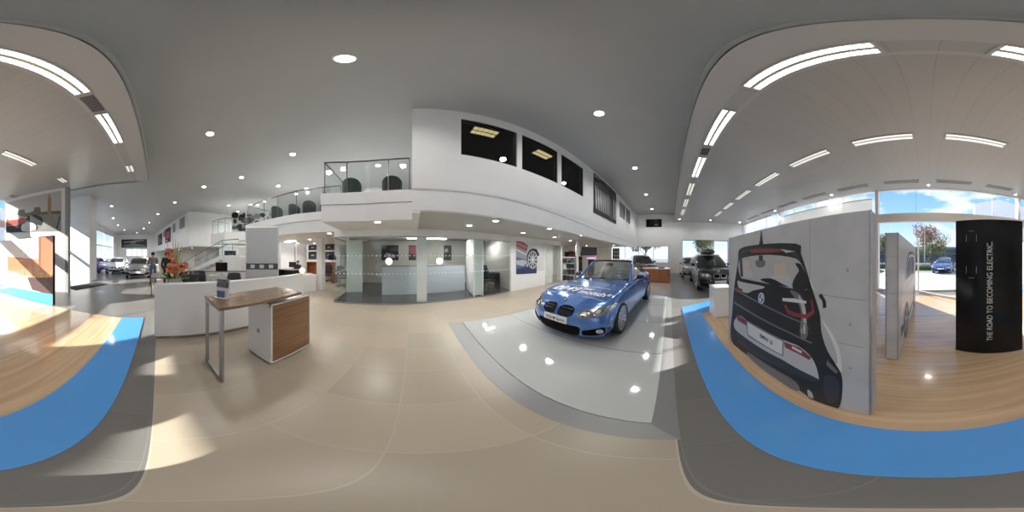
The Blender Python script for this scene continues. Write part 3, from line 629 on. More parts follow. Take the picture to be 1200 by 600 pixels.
# glossy picture panel at the left end of the deck
t = thing('exhibition_stand', 'glossy picture panel of an orange timber room, with blue foot, at deck end', 'display panel', (-4.1, -4.6, 0), group='picture display panels')
X0 = -4.02
MB().box(X0 - .10, X0, -6.35, -3.0, .03, 2.24).build('slab', black_gloss, t, bevel=.01)
MB().box(X0 - .1, X0 + .03, -6.35, -3.02, .018, .05).build('foot', blue_g, t)
p = MB(); im = [mat('print_cream', (.80, .74, .66), .10, coat=.4), mat('print_orange_wood', (.62, .31, .17), .10, coat=.4, noise=.35, nscale=4, stretch=(1, 6, .5)), mat('print_deep_orange', (.52, .20, .11), .10, coat=.4),
            mat('print_white_wall', (.84, .83, .82), .10, coat=.4), mat('print_blue_band', (.10, .38, .75), .08, coat=.5), mat('print_shadow', (.12, .08, .08), .1), mat('print_fruit', (.62, .36, .16), .2, noise=.6, nscale=14)]
def px(pts, mi, off): p.face([(X0 + off, -y, z) for y, z in pts], mi)
px([(3.02, .3), (6.33, .3), (6.33, 2.22), (3.02, 2.22)], 1, .002)
px([(3.62, 1.50), (6.33, 1.62), (6.33, 2.22), (3.62, 2.22)], 3, .004)
px([(3.02, 1.0), (3.55, 1.1), (3.55, 2.22), (3.02, 2.22)], 2, .004)
px([(5.3, 1.0), (6.33, 1.0), (6.33, 1.62), (5.3, 1.56)], 0, .0045)
px([(3.02, .3), (6.33, .3), (6.33, 1.0), (5.0, .98), (4.1, .86), (3.02, .92)], 0, .005)
px([(3.02, .36), (3.9, .42), (4.15, .84), (3.6, .90), (3.02, 1.0)], 5, .006)
px([(3.05, .94), (3.8, .86), (4.0, .98), (3.6, 1.10), (3.05, 1.08)], 6, .007)
px([(3.02, .05), (6.33, .05), (6.33, .34), (4.6, .36), (3.02, .40)], 4, .008)
for y0, z0, z1 in ((4.22, 1.56, 2.0), (3.98, 1.56, 2.0), (4.46, 1.75, 1.95), (3.82, 1.75, 1.95)): px([(y0, z0), (y0 + .015, z0), (y0 + .015, z1), (y0, z1)], 5, .006)
cc = [(4.11 + .045 * cos(a), 1.86 + .07 * sin(a)) for a in [R(40 + i * 28) for i in range(11)]] ; ci = [(4.11 + .03 * cos(a), 1.86 + .05 * sin(a)) for a in [R(320 - i * 28) for i in range(11)]][::-1]
px([(4.14, 1.92), (4.10, 1.94), (4.06, 1.88), (4.06, 1.80), (4.10, 1.75), (4.14, 1.78), (4.11, 1.79), (4.09, 1.82), (4.09, 1.87), (4.11, 1.90)], 5, .006)
p.build('picture', im, t)

# city poster on the partition wall
t = thing('wall_poster', 'wide colour poster of cars by a clock tower, high on the white partition wall', 'poster', (-5.7, -5.4, 2.67))
p = MB(); cm = [mat('poster_sky', (.52, .52, .51), .35), mat('poster_road', (.30, .29, .26), .35, noise=.3, nscale=3), mat('poster_tower', (.36, .23, .12), .4), mat('poster_trees', (.16, .16, .10), .4, noise=.4, nscale=9),
                mat('poster_red_car', (.42, .07, .06), .3), mat('poster_silver_car', (.62, .62, .63), .3), mat('poster_black', (.03, .03, .035), .3), mat('poster_pale', (.66, .66, .64), .35)]
pa, pb = Vector((*PA, 0)), Vector((*PB, 0)); dv = (pb - pa).normalized(); nv = Vector((-dv.y, dv.x, 0)); nv = nv if nv.x > 0 else -nv
def pw(pts, mi, off):  # poster pixel coordinates of the zoomed crop (0,190)-(90,280) at 6.667
    p.face([on_line(X / 6.667, 190 + Y / 6.667, PA, PB) + nv * off for X, Y in pts], mi)
pw([(48, 318), (480, 222), (480, 548), (48, 560)], 0, .006)
pw([(190, 440), (300, 405), (480, 400), (480, 548), (48, 560), (48, 520)], 1, .008)
pw([(130, 410), (145, 375), (190, 370), (200, 400), (260, 385), (270, 355), (315, 350), (320, 390), (370, 385), (480, 380), (480, 405), (330, 412), (190, 430)], 3, .009)
pw([(372, 412), (374, 285), (380, 270), (387, 232), (394, 270), (401, 285), (403, 412)], 2, .011)
pw([(48, 470), (55, 445), (110, 418), (170, 430), (215, 445), (190, 470), (140, 488), (48, 498)], 4, .011)
pw([(60, 440), (105, 420), (165, 432), (150, 446), (70, 456)], 7, .012)
pw([(48, 500), (110, 500), (200, 470), (290, 490), (300, 520), (250, 545), (130, 556), (48, 556)], 6, .010)
pw([(165, 520), (170, 490), (215, 465), (265, 478), (285, 500), (280, 530), (230, 545), (175, 540)], 5, .012)
pw([(205, 450), (215, 420), (270, 410), (320, 425), (340, 455), (325, 495), (270, 485)], 6, .011)
pw([(440, 520), (465, 420), (472, 420), (450, 530)], 6, .011)
pw([(48, 318), (480, 222), (480, 230), (48, 326)], 7, .012); pw([(476, 222), (484, 221), (484, 549), (476, 549)], 7, .012); pw([(48, 553), (480, 541), (480, 549), (48, 561)], 7, .012)
p.build('print', cm, t)
q = [on_line(X / 6.667, 190 + Y / 6.667, PA, PB) for X, Y in ((44, 312), (484, 216), (484, 554), (44, 566))]
m = MB(); m.add([a + nv * .001 for a in q] + [a + nv * .0055 for a in q], [(0, 1, 2, 3), (7, 6, 5, 4), (0, 4, 5, 1), (1, 5, 6, 2), (2, 6, 7, 3), (3, 7, 4, 0)]); m.build('backing_board', white, t)

# white plinth
t = thing('plinth', 'white square plinth on the blue border before the black car', 'plinth', (4.0, -1.2, 0))
MB().box(3.80, 4.30, -1.56, -1.06, .03, .80).build('body', white_gloss, t, bevel=.006)
MB().box(3.83, 4.27, -1.53, -1.09, .018, .032).build('foot', dark, t)
MB().box(3.79, 4.31, -1.57, -1.05, .80, .815).build('top', white_gloss, t, bevel=.004)

# ================================================================== RECEPTION
t = thing('reception_counter', 'long white reception counter with dark inner worktop', 'counter', (-2.9, 1.7, 0))
MB().box(-2.90, -2.85, -.06, 3.55, .07, 1.10).build('front_panel', white_gloss, t, bevel=.004)
MB().box(-2.92, -2.88, -.03, 3.52, 0, .075).build('plinth', taupe, t)
MB().box(-3.02, -2.90, -.06, 3.55, 1.06, 1.10).build('top_ledge', white_gloss, t, bevel=.004)
MB().box(-3.70, -2.93, -.02, 3.5, .72, .75).build('worktop', mat('dark_worktop', (.16, .16, .17), .4), t)
for y in (0.02, 1.75, 3.45): MB().box(-3.68, -2.92, y - .02, y + .02, 0, .72).build('side_support', white_gloss, t)
t = thing('side_table', 'low taupe-topped white side table beyond the left end of the reception counter', 'table', (-7.4, .1, 0))
MB().box(-8.0, -6.35, -.28, .42, .70, .765).build('top', taupe, t, bevel=.005)
for x in (-6.40, -7.97):
    for y in (-.25, .38): MB().box(x, x + .05, y - .02, y + .03, 0, .70).build('leg', taupe, t)
t = thing('back_counter', 'white counter with taupe top behind the reception, under the dark monitor', 'counter', (-5.9, 2.2, 0))
bp0, bp1 = (-6.25, .95), (-5.35, 3.3)
MB().wallseg(bp0, bp1, .05, .98, .06).build('front_panel', white_gloss, t); MB().wallseg(bp0, bp1, .98, 1.03, .62).build('top', taupe, t); MB().wallseg(bp0, bp1, 0, .05, .5).build('plinth', dark, t)
for f_ in (0.0, .97):
    a = Vector(bp0).lerp(Vector(bp1), f_); b = Vector(bp0).lerp(Vector(bp1), f_ + .03); MB().wallseg(a, b, .0, .98, .58).build('side_panel', white_gloss, t)

# high table and pedestal
t = thing('high_table', 'bar-height table with tapered walnut top and grey metal loop leg', 'table', (-1.78, 1.2, 0))
MB().prism([(-2.07, .61), (-1.49, .59), (-1.50, 1.82), (-1.78, 1.86), (-2.07, 1.84)], 1.035, 1.07).build('top', walnut_top, t, bevel=.003)
lg = MB().box(-1.575, -1.505, .62, .65, 0, 1.035).box(-2.07, -2.0, .62, .65, 0, 1.035).box(-2.0, -1.575, .62, .65, 0, .05).box(-2.0, -1.575, .62, .65, .99, 1.035)
lg.build('loop_leg', metal, t, bevel=.003)
for y in (1.36, 1.78): MB().box(-1.86, -1.72, y - .03, y + .03, .975, 1.036).build('spacer', metal, t)
t = thing('drawer_pedestal', 'white pedestal cabinet with walnut drawer front under the high table', 'cabinet', (-1.8, 1.7, 0))
MB().box(-2.08, -1.565, 1.29, 2.10, .03, .935).build('body', white_gloss, t, bevel=.004)
rim = MB().box(-2.08, -1.555, 1.29, 1.31, .935, .975).box(-2.08, -1.555, 2.08, 2.10, .935, .975).box(-1.585, -1.555, 1.29, 2.10, .935, .975).box(-2.08, -2.05, 1.29, 2.1, .935, .975)
rim.box(-1.566, -1.55, 1.29, 1.315, .03, .975).box(-1.566, -1.55, 2.075, 2.10, .03, .975).box(-1.566, -1.55, 1.29, 2.10, .03, .05); rim.build('rim', white_gloss, t)
MB().box(-1.566, -1.553, 1.318, 2.072, .055, .955).build('drawer_front', walnut, t)
MB().box(-2.05, -1.59, 1.32, 2.07, .003, .032).build('foot', mat('grey_foot', (.25, .25, .25), .5), t)
MB().lathe([(.001, 1.283), (.034, 1.283), (.038, 1.290)], 24, (-1.82, 0, .50), 'Y').build('cable_grommet', metal, t, smooth=True)
t = thing('brochure_stand', 'clear brochure stand with a grey printed leaflet on the high table', 'leaflet holder', (-1.9, .78, 1.07))
M = MB(); M.obox((-1.90, .80, 1.19), (.19, .004, .23), R(35), R(-8)); M.build('leaflet', white_gloss, t)
M = MB(); M.obox((-1.898, .796, 1.25), (.175, .003, .105), R(35), R(-8)); M.build('leaflet_print', mat('leaflet_grey_print', (.17, .18, .20), .4, noise=.9, nscale=30), t)
M = MB(); M.obox((-1.885, .765, 1.115), (.10, .025, .085), R(35)); M.build('card_box', mat('slate_blue_card', (.10, .13, .22), .5), t)
M = MB(); M.obox((-1.88, .765, 1.073), (.18, .09, .006), R(35)); M.build('acrylic_base', white_gloss, t)

# white totem board behind reception
t = thing('totem_board', 'large rounded light grey board above a white cabinet behind the reception', 'display board', (-4.2, 3.1, 0))
a, b = Vector((-4.62, 2.74)), Vector((-3.90, 3.58)); d = (b - a).normalized()
M = MB(); M.wallseg(a, b, 1.34, 2.58, .14); M.build('board', white_gloss, t, bevel=.05, bseg=4)
M = MB(); nn = Vector((d.y, -d.x)) * .006; M.wallseg(a + d * .06 + nn, b - d * .05 + nn, 1.40, 2.52, .004); M.build('face', mat('light_grey_face', (.60, .61, .62), .35), t)
M = MB(); M.wallseg(a + d * .03, b - d * .03, 1.16, 1.36, .12); M.build('middle_shelf', mat('dark_shelf', (.10, .10, .11), .4), t)
for k in range(3):
    q = a + d * (.25 + .3 * k) + nn * 2; M = MB(); M.obox((q.x, q.y, 1.26), (.14, .02, .11), math.atan2(d.y, d.x)); M.build('card', white_gloss, t)
M = MB(); M.wallseg(a + d * .02, b - d * .02, .02, 1.16, .40); M.build('cabinet', mat('grey_white_cabinet', (.66, .66, .66), .35), t)
# ================================================================== CARS
def lerp_pts(x, pts):
    """smooth interpolation through (x, value) knots"""
    pts = sorted(pts)
    if x <= pts[0][0]: return pts[0][1]
    if x >= pts[-1][0]: return pts[-1][1]
    for i in range(len(pts) - 1):
        if pts[i][0] <= x <= pts[i + 1][0]: break
    def sl(j):
        if j <= 0 or j >= len(pts) - 1:
            j = max(0, min(j, len(pts) - 1)); k = 1 if j == 0 else j; return (pts[k][1] - pts[k - 1][1]) / (pts[k][0] - pts[k - 1][0])
        return (pts[j + 1][1] - pts[j - 1][1]) / (pts[j + 1][0] - pts[j - 1][0])
    h = pts[i + 1][0] - pts[i][0]; s = (x - pts[i][0]) / h; a, b = pts[i][1], pts[i + 1][1]; m0, m1 = sl(i) * h, sl(i + 1) * h
    return (2 * s**3 - 3 * s**2 + 1) * a + (s**3 - 2 * s**2 + s) * m0 + (-2 * s**3 + 3 * s**2) * b + (s**3 - s**2) * m1
def spline(cs, n):
    out = []
    for i in range(len(cs) - 1):
        a = cs[max(0, i - 1)]; b = cs[i]; c = cs[i + 1]; d = cs[min(len(cs) - 1, i + 2)]
        for k in range(n):
            s = k / n; out.append(tuple(0.5 * (2 * b[j] + (c[j] - a[j]) * s + (2 * a[j] - 5 * b[j] + 4 * c[j] - d[j]) * s**2 + (3 * b[j] - a[j] - 3 * c[j] + d[j]) * s**3) for j in range(2)))
    out.append(tuple(cs[-1])); return out
def loft_body(L, Wd, zt, zs, zb, nosep, rearp, wmid=None, nx=64, sub=4):
    """closed car body: zt centre-top height, zs shoulder height, zb underside; nosep / rearp set-back of the ends by height"""
    hl = L / 2; rows = []
    stations = [-hl + L * (0.5 - 0.5 * cos(pi * i / nx)) * .5 + L * i / nx * .5 for i in range(nx + 1)]
    ring0 = None
    for xs in stations:
        T, Sh, B = lerp_pts(xs, zt), lerp_pts(xs, zs), lerp_pts(xs, zb); w = Wd / 2 * (lerp_pts(xs, wmid) if wmid else 1)
        cs = [(0, B), (.6, B), (.86, B + .01), (.955, B + .07), (.985, B + .2), (1.0, B + (Sh - B) * .55), (.985, Sh - (Sh - B) * .16), (.945, Sh), (.80, Sh + (T - Sh) * .55), (.45, Sh + (T - Sh) * .93), (0, T)]
        ring = [(max(0, y) * w, z) for y, z in spline(cs, sub)]
        rows.append((xs, ring))
    def disp(xs, y, z):
        f = max(0, (xs - (hl - .75)) / .75); r = max(0, (-xs - (hl - .6)) / .6); yy = abs(y) / (Wd / 2)
        return xs - f**2 * (lerp_pts(z, nosep) + .30 * yy**2.6) + r**2 * (lerp_pts(z, rearp) + .20 * yy**3)
    verts, faces = [], []; n = len(rows[0][1])
    for xs, ring in rows:
        for y, z in ring: verts.append((disp(xs, y, z), y, z))
        for y, z in ring: verts.append((disp(xs, y, z), -y, z))
    m = 2 * n
    for i in range(nx):
        for s in (0, 1):
            for k in range(n - 1):
                a = i * m + s * n + k; faces.append((a, a + 1, a + m + 1, a + m))
    K = 14
    for i in (0, nx):
        xs, ring = rows[i]; base = len(verts)
        for k, (y, z) in enumerate(ring):
            for j in range(K + 1):
                yy = -y + 2 * y * j / K; verts.append((disp(xs, yy, z), yy, z))
        for k in range(n - 1):
            for j in range(K):
                a = base + k * (K + 1) + j; faces.append((a, a + 1, a + K + 2, a + K + 1))
    mb = MB(); mb.add(verts, faces); return mb
def loft_cabin(pts_side, w0, w1, zb, n=10, curve=.10):
    """greenhouse: side outline (x, z) rear to front; half width w0 at the belt zb, w1 at the roof"""
    ztop = max(z for _, z in pts_side); sp = spline(pts_side, 6); vs, fs = [], []
    K = 16
    for x, z in sp:
        f = (z - zb) / (ztop - zb); w = w0 + (w1 - w0) * min(1, max(0, f))
        for j in range(K + 1):
            s = -1 + 2 * j / K; a = abs(s)
            yy = w * (s if a < .9 else math.copysign(.9 + (a - .9), s)); bow = curve * (1 - s * s)
            dirx = 1 if x > 0.1 * 0 + sum(q[0] for q in sp) / len(sp) else -1
            edge = max(0, min(1, 1 - f * f * f))
            vs.append((x + dirx * bow * edge, yy, z + (bow * .35 - (.035 * max(0, a - .75) / .25)) * f))
    for i in range(len(sp) - 1):
        for j in range(K):
            a = i * (K + 1) + j; fs.append((a, a + 1, a + K + 2, a + K + 1))
    # sides: join outline to a chord at the belt
    mb = MB().add(vs, fs)
    for s in (0, K):
        x0, x1 = sp[0][0], sp[-1][0]; base = []
        for i, (x, z) in enumerate(sp):
            t = vs[i * (K + 1) + s]; base.append(t)
        low = [(b[0], (w0 if s else -w0) * 1.0, zb - .04) for b in base]; M_ = 4; g = []
        for q in range(M_ + 1):
            fr = q / M_; g += [tuple(low[i][c] * (1 - fr) + base[i][c] * fr + (0 if c != 1 else (math.copysign(.03 * sin(pi * fr), low[i][1]) * min(1, (base[i][2] - zb) * 3 if base[i][2] > zb else 0))) for c in range(3)) for i in range(len(base))]
        nb = len(base); mb.add(g, [(q * nb + i, q * nb + i + 1, (q + 1) * nb + i + 1, (q + 1) * nb + i) for q in range(M_) for i in range(nb - 1)])
    lowf = [(vs[i * (K + 1)][0], -w0, zb - .04) for i in range(len(sp))]; lowg = [(p[0], w0, zb - .04) for p in lowf]
    nb = len(lowf); mb.add(lowf + lowg, [(i, i + 1, nb + i + 1, nb + i) for i in range(nb - 1)])
    for i in (0, len(sp) - 1):
        mb.add([vs[i * (K + 1) + j] for j in range(K + 1)] + [(vs[i * (K + 1) + j][0], vs[i * (K + 1) + j][1], zb - .04) for j in range(K + 1)], [(j, j + 1, K + 2 + j, K + 1 + j) for j in range(K)])
    return mb
def bvh_of(mbs):
    v, f = [], []
    for mb in mbs:
        b = len(v); v += [Vector(p) for p in mb.v]; f += [tuple(b + i for i in q) for q in mb.f]
    return BVHTree.FromPolygons(v, f)
DIRS = {'front': Vector((-1, 0, 0)), 'rear': Vector((1, 0, 0)), 'left': Vector((0, -1, 0)), 'right': Vector((0, 1, 0)), 'top': Vector((0, 0, -1))}
def fine(pts, fs=None, cell=.05):
    bm = bmesh.new(); vv = [bm.verts.new((p[0], p[1], 0)) for p in pts]
    for f in (fs or [tuple(range(len(pts)))]):
        try: bm.faces.new([vv[i] for i in f])
        except ValueError: pass
    bmesh.ops.triangulate(bm, faces=bm.faces)
    for _ in range(6):
        es = [e for e in bm.edges if e.calc_length() > cell]
        if not es: break
        bmesh.ops.subdivide_edges(bm, edges=es, cuts=1); bmesh.ops.triangulate(bm, faces=bm.faces)
    bm.verts.ensure_lookup_table(); bm.verts.index_update()
    r = [(v.co.x, v.co.y) for v in bm.verts], [tuple(v.index for v in f.verts) for f in bm.faces]; bm.free(); return r
def decal(mb, bvh, side, pts, off=.004, mi=0, fs=None, cell=.06):
    ps, f2 = fine(pts, fs, cell); d = DIRS[side]; out = []
    for a, b in ps:
        o = {'front': Vector((6, a, b)), 'rear': Vector((-6, a, b)), 'left': Vector((a, 4, b)), 'right': Vector((a, -4, b)), 'top': Vector((a, b, 4))}[side]
        loc, nor, _, _ = bvh.ray_cast(o, d)
        if loc is None:
            loc, nor, _, _ = bvh.find_nearest(o + d * (4 if side in ('front', 'rear') else 3.2)); 
        if nor.dot(d) > 0: nor = -nor
        out.append(loc - d * off * .5 + nor * off * .5)
    mb.add(out, f2, mi); return mb
def rounded(poly, n=3):
    return [p for p in spline(poly + [poly[0]], n)][:-1]
def ngon(cx, cy, rx, ry, n=20): return [(cx + rx * cos(2 * pi * i / n), cy + ry * sin(2 * pi * i / n)) for i in range(n)]
RIM = {}
def wheel(parent, x, y, side, r, wd, rimm, spokes=10, rr=.70):
    w = bpy.data.objects.new('wheel', None); C.objects.link(w); w.parent = parent; w.location = (x, y, r); w['_o'] = (0.0, 0.0, 0.0)
    key = (round(r, 3), wd, spokes, side, rimm.name)
    if key not in RIM:
        h = wd / 2; t = MB().lathe([(r * rr, -h * .9), (r * .86, -h), (r * .97, -h * .8), (r, -h * .4), (r, h * .4), (r * .97, h * .8), (r * .86, h), (r * rr, h * .9), (r * rr, -h * .9)], 36, axis='Y')
        g = MB().lathe([(r * rr, -h * .9), (r * (rr - .05), -h * .5), (r * (rr - .05), h * .5), (r * rr, h * .9)], 36, axis='Y')
        g.lathe([(r * (rr + .015), side * h * .93), (r * (rr - .04), side * h * .95), (r * (rr - .06), side * h * .6)], 36, axis='Y')
        g.lathe([(.001, side * h * .72), (r * .13, side * h * .70), (r * .17, side * h * .5), (r * .17, 0)], 20, axis='Y')
        for k in range(spokes):
            for dd in ((-.11, .11) if spokes >= 7 else (0,)):
                a0 = 2 * pi * k / spokes; a1 = a0 + dd; ww = .035 * r if spokes >= 7 else .10 * r
                def pt(rad, a, t_, yy): return (rad * cos(a) - t_ * sin(a), side * yy, rad * sin(a) + t_ * cos(a))
                i0, i1 = r * .12, r * (rr - .02); vs = [pt(i0, a0, -ww, h * .66), pt(i0, a0, ww, h * .66), pt(i1, a1, ww, h * .86), pt(i1, a1, -ww, h * .86), pt(i0, a0, -ww, h * .45), pt(i0, a0, ww, h * .45), pt(i1, a1, ww, h * .6), pt(i1, a1, -ww, h * .6)]
                g.add(vs, [(0, 1, 2, 3), (7, 6, 5, 4), (0, 4, 5, 1), (1, 5, 6, 2), (2, 6, 7, 3), (3, 7, 4, 0)])
        b = MB().lathe([(.001, side * h * .2), (r * (rr - .06), side * h * .2), (r * (rr - .06), side * h * .1)], 30, axis='Y')
        ot = t.build('tyre', rubber, w, smooth=True); og = g.build('rim', rimm, w); ob = b.build('brake_disc', mat('brake_disc', (.10, .10, .10), .4, .6), w)
        RIM[key] = (ot.data, og.data, ob.data)
    else:
        for nm_, me in zip(('tyre', 'rim', 'brake_disc'), RIM[key]):
            o = bpy.data.objects.new(nm_, me); C.objects.link(o); o.parent = w
    return w
head_m = mat('headlight_glass', (.55, .56, .58), .08, .5, coat=.8); head_d = mat('headlight_dark', (.12, .12, .13), .1, .4, coat=.8)
car_glass = mat('dark_car_glass', (.02, .024, .026), .03, coat=.8); lamp_red = mat('tail_lamp_red', (.45, .02, .02), .12, coat=.6); plate_m = mat('number_plate', (.80, .80, .78), .35)
rim_m = mat('silver_alloy', (.62, .62, .64), .22, .85); grille_m = mat('grille_black', (.006, .006, .006), .8, spec=.1); seam_m = mat('panel_gap', (.012, .012, .015), .6)
def paint(name, col, rough=.22, metal=.35): return mat(name, col, rough, metal, coat=1.0)
def roundel(mb, bvh, side, cx, cy, r):
    """round black ringed badge with blue and white quarters"""
    decal(mb, bvh, side, ngon(cx, cy, r, r), .006, 0, cell=1); decal(mb, bvh, side, ngon(cx, cy, r * .9, r * .9), .008, 1, cell=1)
    for q in range(4):
        a = [(cx, cy)] + [(cx + r * .58 * cos(pi / 2 * q + pi / 12 * k), cy + r * .58 * sin(pi / 2 * q + pi / 12 * k)) for k in range(7)]; decal(mb, bvh, side, a, .010, 2 + q % 2, cell=1)
badge_ms = [chrome, mat('badge_black', (.01, .01, .01), .3), mat('badge_blue', (.05, .2, .6), .3), mat('badge_white', (.8, .8, .8), .3)]
CARK = {
 'saloon': dict(L=4.6, W=1.82, wb=(1.47, -1.30), r=.33, zt=[(-2.3, .95), (-2.0, 1.04), (-1.2, 1.05), (0, 1.0), (.9, .99), (1.5, .90), (2.0, .78), (2.3, .66)], zs=[(-2.3, .82), (-1.8, .93), (0, .93), (1.2, .84), (2.0, .70), (2.3, .58)],
     cab=[(-2.05, 1.02), (-1.72, 1.06), (-1.05, 1.36), (-.4, 1.44), (.2, 1.40), (.6, 1.22), (1.02, .99)], cw=(.80, .60), zb=.98, wind=((1.00, .62), (.28, .60), 1.02, 1.37), side=[(-1.35, 1.04), (-1.0, 1.28), (-.4, 1.36), (.15, 1.33), (.75, 1.04)], post=-.35, rearw=((-1.62, .58), (-1.08, .52))),
 'suv': dict(L=4.55, W=1.86, wb=(1.40, -1.30), r=.37, zt=[(-2.27, 1.02), (-2.0, 1.12), (0, 1.10), (.75, 1.10), (1.3, 1.05), (1.9, .97), (2.27, .84)], zs=[(-2.27, .95), (-1.8, 1.02), (0, 1.0), (1.2, .98), (1.9, .88), (2.27, .74)],
     cab=[(-2.15, 1.08), (-2.02, 1.35), (-1.65, 1.58), (-.6, 1.66), (.05, 1.62), (.45, 1.42), (.92, 1.10)], cw=(.82, .64), zb=1.08, wind=((.88, .66), (.12, .62), 1.13, 1.58), side=[(-1.85, 1.15), (-1.7, 1.46), (-.8, 1.56), (.0, 1.53), (.62, 1.15)], post=-.45, rearw=((-2.1, .6), (-1.95, .55))),
}
def build_car(name, label, kind, pm_, loc, rz, plate='', group='cars in the showroom', rims=10, roofbox=False):
    K = CARK[kind]; L, Wd = K['L'], K['W']; hl = L / 2; t = thing(name, label, 'car', loc, rz, group, local=True)
    nosep = [(.15, .12), (.30, .03), (.50, 0), (K['zs'][-1][1], .05), (K['zt'][-1][1] + .06, .16)]; rearp = [(.15, .12), (.35, 0), (.8, .06), (1.1, .16)]
    body = loft_body(L, Wd, K['zt'], K['zs'], [(-hl, .30), (-hl + .5, .20), (hl - .6, .18), (hl, .20)], nosep, rearp, nx=40, sub=3)
    cab = loft_cabin(K['cab'], K['cw'][0], K['cw'][1], K['zb']); bv = bvh_of([body, cab])
    bo = body.build('body', pm_, t, smooth='all'); cut_arches(bo, K['wb'], Wd, K['r'] + .045)
    cab.build('cabin_shell', pm_, t, smooth='all')
    (bx, bw), (tx_, tw), z0, z1 = K['wind']
    g = MB(); decal(g, bv, 'front', [(-bw, z0), (bw, z0), (tw, z1), (-tw, z1)], .006); g.build('windscreen', car_glass, t, smooth='all')
    g = MB(); decal(g, bv, 'rear', [(-.6, z0 + .03), (.6, z0 + .03), (.52, z1 - .03), (-.52, z1 - .03)], .006); g.build('rear_window', car_glass, t, smooth='all')
    for s in ('left', 'right'):
        g = MB(); P = K['side']; po = K['post']; top = lambda x: lerp_pts(x, [P[1], P[2], P[3]])
        decal(g, bv, s, [P[0], P[1], P[2] if P[2][0] < po else (po, top(po)), (po - .03, top(po - .03)), (po - .03, P[0][1])], .006); g.build('side_window', car_glass, t)
        g = MB(); decal(g, bv, s, [(po + .03, P[0][1]), (po + .03, top(po + .03)), P[3], P[4]], .006); g.build('side_window', car_glass, t)
        for x in (.85, po, -1.25):
            g = MB(); decal(g, bv, s, [(x, .32), (x + .012, .32), (x + .012, K['zb'] - .05), (x, K['zb'] - .05)], .003, cell=.1); g.build('door_gap', seam_m, t)
    zn = K['zt'][-1][1]; zk = zn - .09
    ki = MB()
    for s in (-1, 1): decal(ki, bv, 'front', rounded([(s * .03, zk - .12), (s * .03, zk + .05), (s * .10, zk + .075), (s * .29, zk + .05), (s * .30, zk - .03), (s * .24, zk - .12)]), .012, 0)
    for s in (-1, 1): decal(ki, bv, 'front', rounded([(s * .045, zk - .10), (s * .045, zk + .04), (s * .10, zk + .058), (s * .27, zk + .035), (s * .28, zk - .03), (s * .23, zk - .10)]), .016, 1)
    ki.build('kidney_grille', [chrome, grille_m], t)
    for s in (-1, 1):
        h = MB(); decal(h, bv, 'front', rounded([(s * .40, zk - .06), (s * .42, zk + .06), (s * .62, zk + .09), (s * .84, zk + .11), (s * .86, zk + .02), (s * .74, zk - .05)]), .012, 0)
        for cx in (.54, .72): decal(h, bv, 'front', ngon(s * cx, zk + .02, .055, .055, 14), .018, 1, cell=1)
        h.build('headlight', [head_d, head_m], t, smooth='all')
        b = MB(); decal(b, bv, 'rear', rounded([(s * .45, .80), (s * .45, .92), (s * .82, .95), (s * .84, .80)]), .012); b.build('tail_light', lamp_red, t)
        f = MB(); decal(f, bv, 'front', rounded([(s * .52, .30), (s * .54, .42), (s * .80, .46), (s * .82, .33)]), .008); f.build('side_intake', grille_m, t)
        m_ = MB(); yy = s * (K['cw'][0] + .10); m_.obox((K['wind'][0][0] - .28, yy + s * .04, K['zb'] + .07), (.12, .20, .14)); m_.tube([(K['wind'][0][0] - .28, yy - s * .1, K['zb'] + .0), (K['wind'][0][0] - .28, yy, K['zb'] + .03)], .025, 6); m_.build('door_mirror', pm_, t, bevel=.03, bseg=3)
    lo = MB(); decal(lo, bv, 'front', rounded([(-.44, .24), (-.46, .36), (.46, .36), (.44, .24)]), .008); lo.build('lower_intake', grille_m, t)
    pl = MB(); decal(pl, bv, 'front', [(-.26, .42), (.26, .42), (.26, .53), (-.26, .53)], .02); 
    po_ = pl.build('number_plate', plate_m, t)
    bd = MB(); roundel(bd, bv, 'top', hl - .30, 0, .045); bd.build('round_badge', badge_ms, t)
    for x in K['wb']:
        for s in (-1, 1): wheel(t, x, s * (Wd / 2 - .12), s, K['r'], .22, rim_m, rims)
    if roofbox:
        rb = MB(); zr = 1.70; rb_pts = []
        rb.lathe([(.001, -.95), (.16, -.93), (.26, -.7), (.30, 0), (.28, .6), (.18, .93), (.001, .98)], 20, (-.45, 0, 0), 'X')
        rb.v = [(x, y * 1.25, zr + .13 + z * .62) for x, y, z in rb.v]; rb.build('roof_box', mat('grey_roof_box', (.09, .095, .09), .3), t, smooth='all')
        MB().box(-.9, -.86, -.6, .6, zr - .09, zr - .02).box(.1, .14, -.6, .6, zr - .09, zr - .02).build('roof_bar', metal, t)
    return t
def cut_arches(o, wb, Wd, r):
    for x in wb:
        for s in (-1, 1):
            c = MB().lathe([(.001, Wd / 2 - .32), (r, Wd / 2 - .32), (r, Wd / 2 + .2), (.001, Wd / 2 + .2)], 40, axis='Y')
            c.v = [(p[0] + x, s * p[1], p[2] + r - .03) for p in c.v]
            co = c.build('cutter', seam_m); m = o.modifiers.new('b', 'BOOLEAN'); m.operation = 'DIFFERENCE'; m.solver = 'EXACT'; m.object = co
            bake(o); bpy.data.objects.remove(co)

